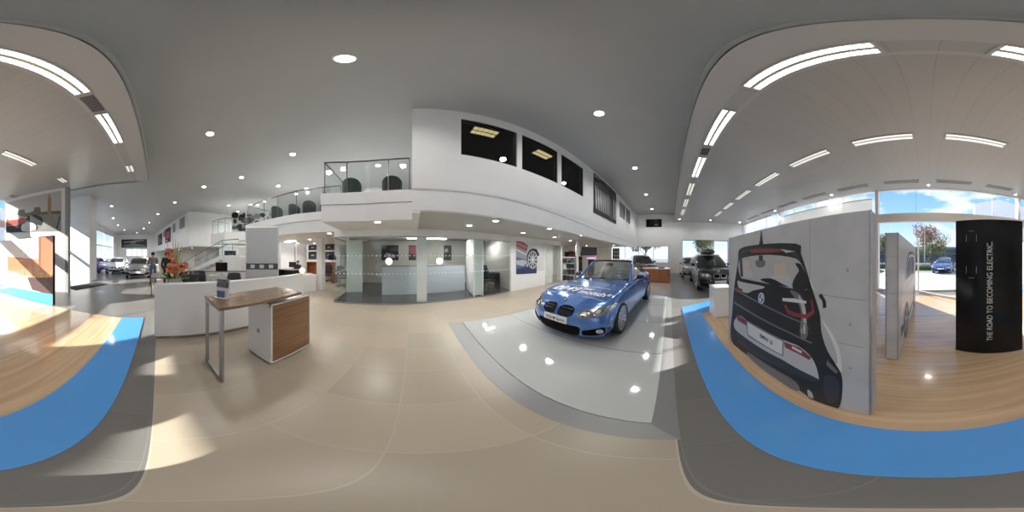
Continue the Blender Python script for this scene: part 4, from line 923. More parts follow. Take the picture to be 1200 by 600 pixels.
# ------------------------------------------------------------------ the blue convertible
bl = paint('blue_metallic_paint', (.09, .22, .60), .20, .35)
YAW = R(2.6); HX, HY = 4.45, 1.66 + 1.33 * sin(R(2.6))      # centre on the platform, nose towards -x
t = thing('convertible_car', 'metallic blue open-top convertible with price lettering on its bonnet', 'car', (HX, HY, .024), pi - YAW, 'cars in the showroom', local=True)
L, Wd, hl = 4.60, 1.80, 2.30
ZT = [(-2.3, .88), (-2.05, .99), (-1.3, 1.03), (-.3, 1.0), (.35, 1.0), (.75, .985), (1.2, .93), (1.7, .85), (2.05, .765), (2.3, .66)]
ZS = [(-2.3, .78), (-1.9, .90), (-1.2, .95), (0, .92), (.9, .88), (1.5, .83), (2.0, .70), (2.3, .58)]
body = loft_body(L, Wd, ZT, ZS, [(-2.3, .30), (-1.8, .20), (1.7, .17), (2.3, .16)], [(.12, .10), (.25, .02), (.45, 0), (.58, .03), (.66, .09), (.72, .15)], [(.15, .12), (.35, 0), (.8, .06), (1.0, .14)], wmid=[(-2.3, .95), (-1.4, 1.0), (-.2, .965), (1.3, 1.0), (2.3, .95)], nx=64, sub=5)
bv = bvh_of([body])
bo = body.build('body', bl, t, smooth='all'); cut_arches(bo, (1.43, -1.33), Wd, .375)
# cabin tub
c = MB().box(-1.25, .42, -.70, .70, .42, 1.3).build('cutter', seam_m); c.modifiers.new('bv', 'BEVEL').width = .08; bake(c)
m = bo.modifiers.new('b', 'BOOLEAN'); m.operation = 'DIFFERENCE'; m.solver = 'EXACT'; m.object = c; bake(bo); bpy.data.objects.remove(c)
trim_d = mat('dark_cabin_trim', (.03, .03, .033), .6); cream = mat('cream_leather', (.62, .58, .52), .45)
ti = MB().box(-1.22, .42, -.695, .695, .40, .44).box(.40, .44, -.69, .69, .43, .97).box(-1.26, -1.22, -.69, .69, .43, .97)
ti.box(-1.22, .42, -.705, -.675, .43, .93).box(-1.22, .42, .675, .705, .43, .93); ti.build('cabin_tub', trim_d, t)
d_ = MB().box(.16, .44, -.68, .68, .72, .96); d_.build('dashboard', trim_d, t, bevel=.06, bseg=3)
MB().box(-.6, .2, -.12, .12, .44, .66).build('centre_console', trim_d, t, bevel=.03)
st = MB(); 
for a in range(24):
    a0, a1 = 2 * pi * a / 24, 2 * pi * (a + 1) / 24; f = lambda q: (.02 - .07 * sin(q) * 1.0, -.36 + .18 * cos(q), .88 + .17 * sin(q)); st.tube([f(a0), f(a1)], .014, 6, cap=False)
st.obox((.04, -.36, .88), (.05, .12, .10)); st.obox((.03, -.36, .88), (.02, .34, .03)); st.build('steering_wheel', trim_d, t)
for y in (-.36, .36):
    s_ = MB(); s_.obox((-.30, y, .58), (.50, .50, .18), ry=R(-6)); s_.obox((-.58, y, .87), (.16, .50, .62), ry=R(-14)); so_ = s_.build('seat', cream, t, bevel=.05, bseg=3)
    h_ = MB(); h_.obox((-.67, y, 1.24), (.10, .26, .18), ry=R(-12)); h_.tube([(-.66, y - .06, 1.1), (-.66, y - .06, 1.2)], .008, 6).tube([(-.66, y + .06, 1.1), (-.66, y + .06, 1.2)], .008, 6); h_.build('headrest', cream, t, bevel=.03, bseg=3)
s_ = MB(); s_.box(-1.15, -.88, -.62, .62, .5, .72); s_.obox((-1.14, 0, .90), (.14, 1.24, .42), ry=R(-10)); s_.build('rear_seat', cream, t, bevel=.05, bseg=3)
for y in (-.36, .36):
    h_ = MB(); h_.obox((-1.20, y, 1.12), (.09, .24, .14)); h_.build('headrest', cream, t, bevel=.03, bseg=3)
# windscreen with frame
def ws(s, f):   # s -1..1 across, f 0 base .. 1 top
    w = .76 - .15 * f; x = .78 - .80 * f - (.30 - .14 * f) * (s * s); z = .965 + .455 * f + .02 * f * (1 - s * s) - .03 * (1 - f) * s * s; return (x, s * w, z)
g = MB(); K_ = 20; N_ = 8
g.add([ws(-1 + 2 * i / K_, j / N_) for j in range(N_ + 1) for i in range(K_ + 1)], [(j * (K_ + 1) + i, j * (K_ + 1) + i + 1, (j + 1) * (K_ + 1) + i + 1, (j + 1) * (K_ + 1) + i) for j in range(N_) for i in range(K_)])
wg = glass('windscreen_glass', (.45, .50, .45), .30); g.build('windscreen', wg, t, smooth='all')
for s in (-1, 1): MB().tube([ws(s * 1.01, -.10), ws(s * 1.01, .3), ws(s * 1.01, .7), ws(s * 1.0, 1.0)], [.045, .036, .032, .030], 8).build('windscreen_pillar', bl, t, smooth='all')
MB().tube([ws(-1 + i / 10, 1.0) for i in range(21)], .028, 8).build('windscreen_header', dark, t, smooth='all')
MB().tube([tuple(Vector(ws(-.97 + .97 * i / 10, -.02)) + Vector((0, 0, .0))) for i in range(21)], .022, 6).build('cowl', dark, t, smooth='all')
for y in (-.35, .25): MB().tube([(.80 - .3 * y * y, y, .985), tuple(Vector(ws(y / .76 + .38, .07)) + Vector((.02, 0, .012))), tuple(Vector(ws(y / .76 + .75, .10)) + Vector((.02, 0, .012)))], .009, 5).build('wiper', dark, t)
mi_ = MB(); mi_.obox((.02, 0, 1.33), (.04, .22, .07)); mi_.tube([(.0, 0, 1.40), (.02, 0, 1.36)], .012, 6); mi_.build('rear_view_mirror', dark, t, bevel=.012)
pp = MB(); pp.obox((.36, .02, 1.04), (.30, .40, .004), ry=R(24)); pp.build('price_card', white_gloss, t)
# kidneys, lamps, intakes
ki = MB()
for s in (-1, 1):
    decal(ki, bv, 'front', rounded([(s * .020, .545), (s * .018, .660), (s * .10, .702), (s * .27, .695), (s * .360, .655), (s * .345, .56), (s * .25, .518), (s * .07, .522)], 4), .010, 0, cell=.04)
    decal(ki, bv, 'front', rounded([(s * .034, .552), (s * .032, .652), (s * .10, .689), (s * .265, .682), (s * .342, .648), (s * .330, .568), (s * .245, .532), (s * .075, .534)], 4), .014, 1, cell=.04)
ki.build('kidney_grille', [bl, grille_m], t)
gs = MB()
for s in (-1, 1):
    for k in range(9): decal(gs, bv, 'front', [(s * (.055 + k * .030), .55), (s * (.061 + k * .030), .55), (s * (.061 + k * .030), .665), (s * (.055 + k * .030), .665)], .017)
gs.build('grille_bar', mat('grille_bar', (.05, .05, .05), .3), t)
for s in (-1, 1):
    h = MB(); decal(h, bv, 'front', rounded([(s * .42, .545), (s * .41, .60), (s * .46, .655), (s * .62, .70), (s * .80, .725), (s * .872, .73), (s * .865, .66), (s * .80, .60), (s * .66, .56), (s * .52, .535)], 3), .010, 0, cell=.03)
    for cx, cz in ((.54, .608), (.705, .64)):
        decal(h, bv, 'front', ngon(s * cx, cz, .062, .055, 20), .016, 1, cell=.03); decal(h, bv, 'front', ngon(s * cx, cz, .048, .042, 20), .020, 2, cell=.03); decal(h, bv, 'front', ngon(s * cx, cz, .034, .030, 20), .024, 3, cell=.03)
    decal(h, bv, 'front', rounded([(s * .78, .64), (s * .80, .70), (s * .858, .715), (s * .855, .665)], 3), .016, 1, cell=.03)
    h.build('headlight', [mat('headlight_housing', (.30, .31, .33), .12, .6, coat=1), chrome, head_d, mat('headlight_lens', (.75, .78, .8), .03, .3, coat=1)], t, smooth='all')
    f = MB(); decal(f, bv, 'front', rounded([(s * .50, .215), (s * .50, .30), (s * .60, .335), (s * .80, .375), (s * .85, .35), (s * .83, .27), (s * .68, .215)], 3), .006, 0, cell=.04); f.build('side_intake', grille_m, t)
    f = MB(); decal(f, bv, 'front', ngon(s * .755, .305, .050, .040, 18), .014, 0, cell=.03); decal(f, bv, 'front', ngon(s * .755, .305, .036, .028, 18), .018, 1, cell=.03); f.build('fog_lamp', [chrome, head_m], t)
    b = MB(); decal(b, bv, 'rear', rounded([(s * .42, .72), (s * .42, .84), (s * .80, .87), (s * .84, .74)]), .012); b.build('tail_light', lamp_red, t)
    m_ = MB(); m_.obox((.22, s * .96, 1.03), (.12, .19, .12)); m_.build('door_mirror', dark, t, bevel=.04, bseg=3)
    m_ = MB(); m_.tube([(.26, s * .80, .93), (.23, s * .90, 1.0)], .022, 6); m_.build('mirror_arm', dark, t)
    m_ = MB(); m_.obox((.157, s * .96, 1.03), (.006, .15, .09)); m_.build('mirror_glass', chrome, t)
lo = MB(); decal(lo, bv, 'front', rounded([(-.43, .20), (-.47, .30), (-.46, .37), (-.3, .385), (.3, .385), (.46, .37), (.47, .30), (.43, .20), (.3, .175), (-.3, .175)], 3), .006, cell=.04); lo.build('lower_intake', grille_m, t)
pz = [(-.26, .405), (.26, .405), (.26, .515), (-.26, .515)]
def nose(y, z, off):
    loc, nor, _, _ = bv.ray_cast(Vector((6, y, z)), Vector((-1, 0, 0))); return loc + Vector((off, 0, 0))
xp = nose(0, .46, 0).x + .02
q = MB().box(xp - .03, xp + .004, -.26, .26, .40, .515); q.build('plate_backing', plate_m, t, bevel=.004)
q = MB(); text_on(q, '320d M Sport', .080, (xp + .006, 0, .457), (0, 1, 0), (0, 0, 1), off=0, bold=.001); q.build('plate_lettering', dark, t)
bd = MB(); roundel(bd, bv, 'top', 2.02, 0, .044); bd.build('round_badge', badge_ms, t)
# bonnet lettering, shut lines
lt = MB(); wm = mat('white_vinyl', (.95, .95, .95), .6, spec=.2)
def hood_text(body_, size, cx, cy, shear=.0, bold=.003):
    vs, fs = text_mesh(body_, size, bold=bold, shear=shear); pts = [(cx - v.y * -1 * -1 * -1 if False else cx - (-v.y), cy + v.x) for v in vs]
    pts = [(cx - 0 + (v.y), cy) for v in vs] if False else [(cx - v.y * -1, cy + v.x) for v in vs]
    return pts, fs
def hood(body_, size, cx, cy, shear=0.2, bold=.004):
    vs, fs = text_mesh(body_, size, bold=bold, shear=shear)
    # reads from in front of the nose: up = towards the windscreen (-x local), right = +y local
    out = []
    for v in vs:
        x, y = cx - v.y, cy + v.x; loc, nor, _, _ = bv.ray_cast(Vector((x, y, 3)), Vector((0, 0, -1))); out.append(loc + Vector((0, 0, .004)))
    lt.add(out, fs)
hood('£349', .34, 1.60, -.32, bold=.008); hood('per', .17, 1.50, .20, bold=.005); hood('month*', .22, 1.67, .40, bold=.006)
def strip(pts, w, off=.004, mb=None, side='top'):
    for (x0, y0), (x1, y1) in zip(pts, pts[1:]):
        d = Vector((x1 - x0, y1 - y0)); n_ = Vector((-d.y, d.x)).normalized() * w / 2
        decal(mb, bv, side, [(x0 + n_.x, y0 + n_.y), (x1 + n_.x, y1 + n_.y), (x1 - n_.x, y1 - n_.y), (x0 - n_.x, y0 - n_.y)], off, cell=.08)
strip([(1.36, -.62), (1.36, .62)], .014, mb=lt); strip([(1.84, -.6), (1.84, .05)], .012, mb=lt); strip([(1.84, .25), (1.84, .7)], .008, mb=lt)
lt.build('bonnet_lettering', wm, t)
gp = MB(); strip([(2.03, -.55), (2.10, -.32), (2.12, 0), (2.10, .32), (2.03, .55)], .007, .002, gp); 
for s in (-1, 1):
    strip([(2.03, s * .55), (1.8, s * .70), (1.3, s * .78), (.72, s * .76)], .007, .002, gp)
    for x0, x1 in ((.52, .50), (-.82, -.70)):
        strip([(x0, .26), (x0 + .02, .6), (x1, .90)], .008, .002, gp, 'left' if s > 0 else 'right')
    strip([(.50, .27), (-.82, .27)], .008, .002, gp, 'left' if s > 0 else 'right')
gp.build('panel_gap', seam_m, t)
for s in (-1, 1): MB().tube([(-.62, s * .905, .79), (-.54, s * .925, .795), (-.46, s * .905, .80)], .013, 6).build('door_handle', bl, t)
for x in (1.43, -1.33):
    for s in (-1, 1): wheel(t, x, s * .80, s, .335, .23, rim_m, 10, .76)

# ------------------------------------------------------------------ the other cars
blackp = paint('black_paint', (.012, .014, .013), .12, .2); silver = paint('silver_paint', (.42, .43, .44), .25, .6); whitep = paint('white_paint_car', (.72, .73, .75), .2, 0); purple = paint('violet_blue_paint', (.10, .07, .42), .2, .3)
brown = paint('dark_brown_paint', (.05, .028, .025), .2, .3)
build_car('hatchback_car', 'black off-road style car with grey roof box behind the concrete panel', 'suv', blackp, (8.95, -2.15, 0), pi, roofbox=True)
build_car('parked_car', 'small silver car half hidden beyond the black car with roof box', 'suv', silver, (13.1, -1.60, 0), pi).scale = (.8, .8, .9)
build_car('saloon_car', 'dark brown car standing behind the cherry wood counter', 'suv', brown, (13.3, 2.35, 0), R(200))
build_car('saloon_car', 'silver car facing the reception, nearest in the far left hall', 'saloon', silver, (-13.4, -1.55, 0), R(3))
build_car('saloon_car', 'white car parked beside the silver one in the far left hall', 'saloon', whitep, (-16.0, -3.95, 0), R(4))
build_car('saloon_car', 'violet blue car near the far left windows', 'saloon', purple, (-15.4, -6.2, 0), R(184))
build_car('saloon_car', 'pale car standing behind the white one in the far left hall', 'saloon', whitep, (-21.6, -5.0, 0), R(8))
# ================================================================== BALUSTRADES AND STAIR
rail_m = mat('dark_handrail', (.16, .16, .17), .35, .6)
def balustrade(label, pts, z, h=1.0, post_at=None, inset=.06, ret=None):
    """glass balustrade along plan points; z floor height (number or one per point)"""
    zs = z if isinstance(z, (list, tuple)) else [z] * len(pts)
    t = thing('glass_balustrade', label, 'railing', (pts[0][0], pts[0][1], zs[0]), group='glass balustrades of the upper floor')
    P = [Vector((p[0], p[1], q)) for p, q in zip(pts, zs)]; U = Vector((0, 0, 1))
    MB().tube([p + U * h for p in P], .024, 8).build('handrail', rail_m, t, smooth='all')
    for i, p in enumerate(P):
        if post_at is None or i in post_at:
            MB().tube([p, p + U * h], .016, 6).tube([p + U * .0, p + U * .06], .035, 8).build('post', rail_m, t)
    for a, b in zip(P, P[1:]):
        d = (b - a).normalized(); n_ = Vector((-d.y, d.x, 0)).normalized() * .005; a2, b2 = a + d * .05, b - d * .05
        MB().add([a2 + U * .07 - n_, b2 + U * .07 - n_, b2 + U * (h - .06) - n_, a2 + U * (h - .06) - n_, a2 + U * .07 + n_, b2 + U * .07 + n_, b2 + U * (h - .06) + n_, a2 + U * (h - .06) + n_],
                 [(0, 1, 2, 3), (7, 6, 5, 4), (0, 4, 5, 1), (1, 5, 6, 2), (2, 6, 7, 3), (3, 7, 4, 0)]).build('glass_panel', GP, t)
    return t
balustrade('curved glass balustrade with dark rail on the projecting balcony beside the tall white wall', [(-2.28, 5.0), (-2.10, 3.45), (-1.6, 3.68), (-1.1, 3.80), (-.6, 3.82), (-.10, 3.80)], 3.2, post_at=[0, 1, 2, 4, 5])
balustrade('long glass balustrade with dark posts on the left balcony above the sales desks', [(-7.15, 5.9), (-7.08, 4.38), (-5.85, 4.47), (-5.05, 4.55), (-4.08, 4.65), (-3.07, 4.93), (-2.45, 5.10)], 3.2, h=1.0)
balustrade('short glass balustrade at the corner landing above the staircase', [(-11.6, 5.4), (-11.4, 3.97), (-10.7, 4.15), (-9.98, 4.38), (-9.45, 5.9)], 3.2)
t = thing('staircase', 'white staircase with glass sides rising behind the reception to the upper floor', 'staircase', (-11.0, 4.0, 0))
sa, sb = Vector((-13.2, 2.2, 0)), Vector((-9.6, 4.0, 1.62)); dxy = Vector((sb.x - sa.x, sb.y - sa.y, 0)); L_ = dxy.length; dn = dxy.normalized(); nn = Vector((-dn.y, dn.x, 0)) * 1.1
NT = 10; m = MB()
for i in range(NT):
    a = sa + dxy * (i / NT); b = sa + dxy * ((i + 1) / NT + .02); z = 1.62 * (i + 1) / NT
    m.add([a + Vector((0, 0, z - .05)), b + Vector((0, 0, z - .05)), b + nn + Vector((0, 0, z - .05)), a + nn + Vector((0, 0, z - .05)), a + Vector((0, 0, z)), b + Vector((0, 0, z)), b + nn + Vector((0, 0, z)), a + nn + Vector((0, 0, z))],
          [(3, 2, 1, 0), (4, 5, 6, 7), (0, 1, 5, 4), (1, 2, 6, 5), (2, 3, 7, 6), (3, 0, 4, 7)])
m.build('tread', mat('stair_tread', (.6, .6, .59), .5), t)
for k in (0, 1):
    a, b = sa + nn * k, sa + dxy + nn * k; U = Vector((0, 0, 1)); w = Vector((-dn.y, dn.x, 0)) * .04
    MB().add([a - w, b - w + U * 1.38, b - w + U * 1.68, a - w + U * .25, a + w, b + w + U * 1.38, b + w + U * 1.68, a + w + U * .25], [(0, 1, 2, 3), (7, 6, 5, 4), (0, 4, 5, 1), (1, 5, 6, 2), (2, 6, 7, 3), (3, 7, 4, 0)]).build('stringer', white, t)
    MB().add([a - w * .1 + U * .27, b - w * .1 + U * 1.7, b - w * .1 + U * 2.55, a - w * .1 + U * 1.12, a + w * .1 + U * .27, b + w * .1 + U * 1.7, b + w * .1 + U * 2.55, a + w * .1 + U * 1.12], [(0, 1, 2, 3), (7, 6, 5, 4), (0, 4, 5, 1), (1, 5, 6, 2), (2, 6, 7, 3), (3, 7, 4, 0)]).build('glass_side', GP, t)
    MB().tube([a + U * 1.15, b + U * 2.6, b + dn * 1.3 + U * 2.6], .024, 8).build('handrail', rail_m, t)
    for f_ in (0, .33, .66, 1): q = a.lerp(a + dxy, f_); MB().tube([q + U * (.2 + 1.4 * f_), q + U * (1.15 + 1.45 * f_)], .015, 6).build('post', rail_m, t)
lp = sa + dxy; l2 = lp + dn * 1.35
MB().add([lp - dn * .05 + Vector((0, 0, 1.5)), l2 + Vector((0, 0, 1.5)), l2 + nn + Vector((0, 0, 1.5)), lp + nn + Vector((0, 0, 1.5)), lp - dn * .05 + Vector((0, 0, 1.64)), l2 + Vector((0, 0, 1.64)), l2 + nn + Vector((0, 0, 1.64)), lp + nn + Vector((0, 0, 1.64))],
         [(3, 2, 1, 0), (4, 5, 6, 7), (0, 1, 5, 4), (1, 2, 6, 5), (2, 3, 7, 6), (3, 0, 4, 7)]).build('landing', white, t)
MB().wallseg(lp[:2], l2[:2], 0, 1.5, .12).build('landing_wall', white, t)
MB().add([lp + Vector((0, 0, 1.66)), l2 + Vector((0, 0, 1.66)), l2 + Vector((0, 0, 2.55)), lp + Vector((0, 0, 2.55))], [(0, 1, 2, 3)]).build('glass_side', GP, t).modifiers.new('s', 'SOLIDIFY').thickness = .01
# portrait-style collage on the wall of the landing
t = thing('wall_poster', 'black and white picture of a dark group scene on the upper landing wall', 'poster', (-9.6, 5.6, 3.5), group='wall pictures')
a, b = Vector((-10.3, 5.0)), Vector((-8.2, 7.6))
m = MB(); m.wallseg(a, b, 3.2, 4.75, .08); m.build('backing_board', white, t)
d = (b - a).normalized(); nn2 = Vector((d.y, -d.x)); m = MB(); random.seed(3)
def rectw(mb, a, b, nn2, f0, f1, z0, z1, off, mi): p0, p1 = a.lerp(b, f0) + nn2 * off, a.lerp(b, f1) + nn2 * off; mb.face([(p0.x, p0.y, z0), (p1.x, p1.y, z0), (p1.x, p1.y, z1), (p0.x, p0.y, z1)], mi)
for k in range(64):
    f0 = random.random() * .88; z0 = 3.3 + random.random() * 1.2; w_, h_ = .05 + random.random() * .10, .1 + random.random() * .3
    cx_, cz_ = f0 + w_ / 2, min(z0 + h_ / 2, 4.5); pts = [(cx_ + w_ * .5 * cos(q) * (1 + .3 * random.random()), cz_ + h_ * .5 * sin(q) * (1 + .3 * random.random())) for q in [2 * pi * i / 9 for i in range(9)]]
    m.face([(*(a.lerp(b, f) + nn2 * (.004 + .0006 * k)), z) for f, z in pts], random.choice([0, 0, 0, 0, 1, 1, 1, 3, 2]))
m.build('picture', [pm[0], pm[1], mat('print_dark_red', (.14, .06, .05), .4), pm[6]], t)

# ================================================================== UPPER WALL PICTURES, SCREENS
def flat_y(name, label, cat, x0, x1, z0, z1, y, polys, mats, group=None, back=None, depth=.03, face=-1):
    t = thing(name, label, cat, ((x0 + x1) / 2, y, z0), group=group)
    MB().box(x0, x1, y, y + depth, z0, z1).build('backing_board' if cat != 'screen' else 'casing', back or white, t, bevel=.004)
    m = MB(); X = lambda f: x0 + (x1 - x0) * f; Z = lambda f: z0 + (z1 - z0) * f
    for k, (mi, pts) in enumerate(polys): m.face([(X(a), y - .003 - .0012 * k, Z(b)) for a, b in pts], mi)
    m.build('picture', mats, t); return t
slats = []
for k in range(7):
    a = .06 + k * .085; slats.append((1, [(a, .12), (a + .045, .10), (a + .03, .60), (a - .02, .72), (a - .035, .62)]))
flat_y('wall_poster', 'black and white close-up picture of a chrome car grille on the upper wall', 'poster', 6.1, 8.95, 3.48, 5.42, UW - .03,
       [(0, [(0, 0), (1, 0), (1, 1), (0, 1)]), (2, [(0, .62), (.25, .75), (.5, .72), (.62, .5), (.66, .05), (.75, .05), (.72, .6), (.55, .84), (.25, .88), (0, .76)])] + slats +
       [(1, [(.8, .1), (.86, .1), (.88, .7), (.82, .75)]), (1, [(.9, .1), (.96, .1), (.98, .66), (.92, .7)]), (2, [(.35, .92), (.6, .86), (.9, .66), (.9, .70), (.6, .93), (.4, .98)]), (1, [(0, .9), (.3, .95), (.3, .97), (0, .95)])],
       [pm[0], mat('print_chrome_grey', (.42, .42, .43), .3), mat('print_charcoal', (.10, .10, .105), .3)], back=pm[0], depth=.028)
def flat_x(name, label, cat, y0, y1, z0, z1, x, s, polys, mats, group=None, back=None):
    t = thing(name, label, cat, (x, (y0 + y1) / 2, z0), group=group)
    MB().box(x, x - s * .04, y0, y1, z0, z1).build('casing' if cat == 'screen' else 'backing_board', back or white, t, bevel=.004); m = MB()
    for k, (mi, pts) in enumerate(polys): m.face([(x + s * (.003 + .0012 * k), y0 + (y1 - y0) * a, z0 + (z1 - z0) * b) for a, b in pts], mi)
    m.build('display' if cat == 'screen' else 'picture', mats, t); return t
flat_x('wall_screen', 'dark unlit screen high on the far white wall above the wood counter', 'screen', .75, 2.2, 4.3, 5.05, 14.95, -1, [(0, [(.02, .03), (.98, .03), (.98, .97), (.02, .97)]), (1, [(.25, .15), (.45, .15), (.45, .4), (.25, .4)])], [black_gloss, mat('dim_reflection', (.10, .09, .08), .3)], back=dark)
flat_x('wall_poster', 'wide dark banner picture on the end wall of the far left hall', 'poster', -6.6, -1.95, 3.1, 4.62, -29.0, 1, [(0, [(0, 0), (1, 0), (1, 1), (0, 1)]), (1, [(.05, .1), (.95, .05), (.95, .3), (.5, .42), (.1, .35)]), (2, [(.3, .45), (.55, .5), (.6, .75), (.4, .7)]), (3, [(.1, .6), (.9, .85), (.9, .9), (.1, .7)])],
       [pm[0], mat('banner_teal', (.10, .17, .18), .4), mat('banner_red', (.3, .08, .08), .4), mat('banner_pale', (.4, .42, .42), .4)], group='wall pictures')
t = thing('wall_poster', 'small red and dark picture on the far left upper wall between two grey windows', 'poster', (-17, 2, 3.5), group='wall pictures')
def onfar(label, u0, u1, v0, v1, mi2):
    pass
d = Vector((A1[0] - A0[0], A1[1] - A0[1])).normalized(); nf = Vector((d.y, -d.x)); nf = nf if nf.y < 0 else -nf
def far_pic(t, u0, u1, vt0, vt1, vb, mats, polys):
    p0, p1 = on_line(u0, vt0, A0, A1), on_line(u1, vt1, A0, A1); z1 = (p0.z + p1.z) / 2; z0 = on_line((u0 + u1) / 2, vb, A0, A1).z
    a, b = Vector(p0[:2]), Vector(p1[:2]); m = MB(); m.wallseg(a + nf * .05, b + nf * .05, z0, z1, .05); m.build('backing_board', pm[0], t)
    m = MB()
    for k, (mi, f0, f1, g0, g1) in enumerate(polys): rectw(m, a, b, nf, f0, f1, z0 + (z1 - z0) * g0, z0 + (z1 - z0) * g1, .056 + .002 * k, mi)
    m.build('picture', mats, t)
far_pic(t, 194, 200, 269, 266, 284, [pm[0], mat('poster_magenta', (.45, .08, .18), .4), pm[1]], [(0, 0, 1, 0, 1), (1, .2, .9, .3, .75), (2, .1, .5, .05, .2)])
t = thing('wall_poster', 'dark teal picture on the far left upper wall, beyond the red picture', 'poster', (-22, 1, 3.5), group='wall pictures')
far_pic(t, 185.5, 190, 276, 273, 287, [pm[0], mat('banner_teal', (.10, .17, .18), .4), pm[1]], [(0, 0, 1, 0, 1), (1, .1, .5, .1, .9), (2, .6, .8, .3, .5)])
# luminaires seen through the upper windows
ye = mat('warm_lamp_tube', (1, .9, .5), .5, emit=(1, .84, .38), estr=1.6)
for x, y, rz in ((1.68, 3.62, .25), (3.75, 3.72, .25)):
    t = thing('office_ceiling_light', 'yellow-lit louvre light behind the %s dark upper window' % ('first' if x < 2 else 'second'), 'ceiling light', (x, y, 5.40), group='lights behind the upper windows')
    m = MB()
    for k in (-1, 1):
        for j in range(5): m.obox((x + k * .14 * cos(rz) * 0 + (j - 2) * .13, y + k * .09, 5.385), (.11, .12, .02))
    m.build('lamp_tube', ye, t); MB().obox((x, y, 5.398), (.70, .38, .012)).build('housing', metal, t)

# ================================================================== GLASS OFFICE FRONT
def glass_run(name, label, a, b, z0, z1, divs, th=.012, gm=None, dots=True, edge=True):
    a, b = Vector(a), Vector(b); d = (b - a).normalized(); n_ = Vector((-d.y, d.x))
    t = thing(name, label, 'glass partition', (*((a + b) / 2), 0), group='glass office fronts')
    for i in range(divs):
        p, q = a.lerp(b, i / divs) + d * .004, a.lerp(b, (i + 1) / divs) - d * .004; MB().wallseg(p, q, z0, z1, th).build('glass_panel', gm or GP, t)
    m = MB().wallseg(a - n_ * .008, b - n_ * .008, z1 - .03, z1, .03).wallseg(a - n_ * .008, b - n_ * .008, z0, z0 + .025, .03); m.build('track', metal, t)
    if dots:
        m = MB(); nd = int((b - a).length / .13)
        for z in (1.02, 1.61):
            for i in range(nd): q = a.lerp(b, (i + .5) / nd) - n_ * .004; m.obox((q.x, q.y, z), (.042, .003, .036), math.atan2(d.y, d.x))
        o = m.build('dot_marking', mat('etched_dot', (.92, .95, .95), .6), t); o['kind'] = 'stuff'
    return t
lab = ['clear glass office wall, leftmost panes beside the sales area', 'clear glass office wall left of the white column, before the white desk', 'clear glass office wall around the white column', 'clear glass office wall right of the white column']
for i, (a, b) in enumerate(zip(OFFICE_LINE, OFFICE_LINE[1:])): glass_run('glass_partition', lab[i], a, b, .012, 2.24, (1, 2, 2, 2)[i])
glass_run('glass_partition', 'glass end wall of the office running back from its left corner', (-2.60, 4.86), (-2.95, 7.0), .012, 2.24, 2, gm=GP)
glass_run('glass_partition', 'clear glass front of the dark little office right of the white desk office', (3.12, 5.83), (4.02, 5.98), .012, 2.24, 1)
glass_run('glass_partition', 'glazed door pane beside the wheel poster', (6.5, 6.17), (7.1, 6.22), .02, 2.24, 1, gm=frost, dots=False)
glass_run('glass_partition', 'clear glass pane beyond the wheel poster', (7.1, 6.22), (7.92, 6.30), .02, 2.24, 1, dots=False)
t = thing('office_divider', 'tall frosted glass divider panel inside the office behind the left panes', 'divider', (-2.2, 6.6, 0), group='office dividers')
MB().wallseg((-2.80, 6.38), (-2.18, 6.68), .03, 2.3, .03).build('panel', frost, t); MB().wallseg((-2.81, 6.37), (-2.17, 6.69), .012, .04, .05).build('foot', metal, t)
t = thing('office_divider', 'white cupboard wall with frosted pane closing the office on the right', 'divider', (2.8, 6.6, 0), group='office dividers')
MB().wallseg((2.42, 7.3), (2.25, 5.92), .05, 2.3, .10).build('panel', white_gloss, t); MB().wallseg((2.28, 5.82), (2.60, 5.86), .05, 2.24, .03).build('pane', frost, t); MB().wallseg((2.43, 7.3), (2.26, 5.93), .012, .05, .08).build('foot', dark, t)
MB().box(2.23, 2.28, 5.80, 5.88, .012, 2.24).box(2.60, 2.66, 5.84, 5.92, .012, 2.24).build('frame', frame_w, t)
t = thing('office_counter', 'white L-shaped office counter behind the glass, with grey top', 'counter', (.5, 6.8, .012))
MB().wallseg((-1.27, 6.42), (2.30, 7.12), .012, 1.17, .05).build('front_panel', mat('cool_white_lacquer', (.62, .67, .72), .3), t)
MB().wallseg((-1.30, 6.41), (2.32, 7.11), 1.17, 1.21, .30).build('top', mat('grey_stone_top', (.28, .29, .31), .3), t)
MB().wallseg((-1.27, 6.47), (2.30, 7.17), .72, .75, .75).build('desk_top', white_gloss, t)
for f_ in (.01, .5, .97): q = Vector((-1.27, 6.45)).lerp(Vector((2.3, 7.15)), f_); MB().box(q.x, q.x + .03, q.y, q.y + .75, .012, .72).build('side_panel', white_gloss, t)
def globe_lamp(x, y, z, r, label):
    t = thing('globe_lamp', label, 'lamp', (x, y, z), group='glowing globe lamps')
    MB().ball((x, y, z + r + .03), r, 12).build('globe', globe_e, t, smooth='all'); MB().lathe([(.001, 0), (r * .5, 0), (r * .45, .03), (.02, .05)], 16, (x, y, z)).build('base', chrome, t, smooth=True)
globe_lamp(-1.02, 6.62, 1.21, .14, 'glowing white globe lamp on the left end of the white office counter')
globe_lamp(1.12, 7.05, 1.21, .14, 'glowing orange-tinted globe lamp on the office counter right of the column')
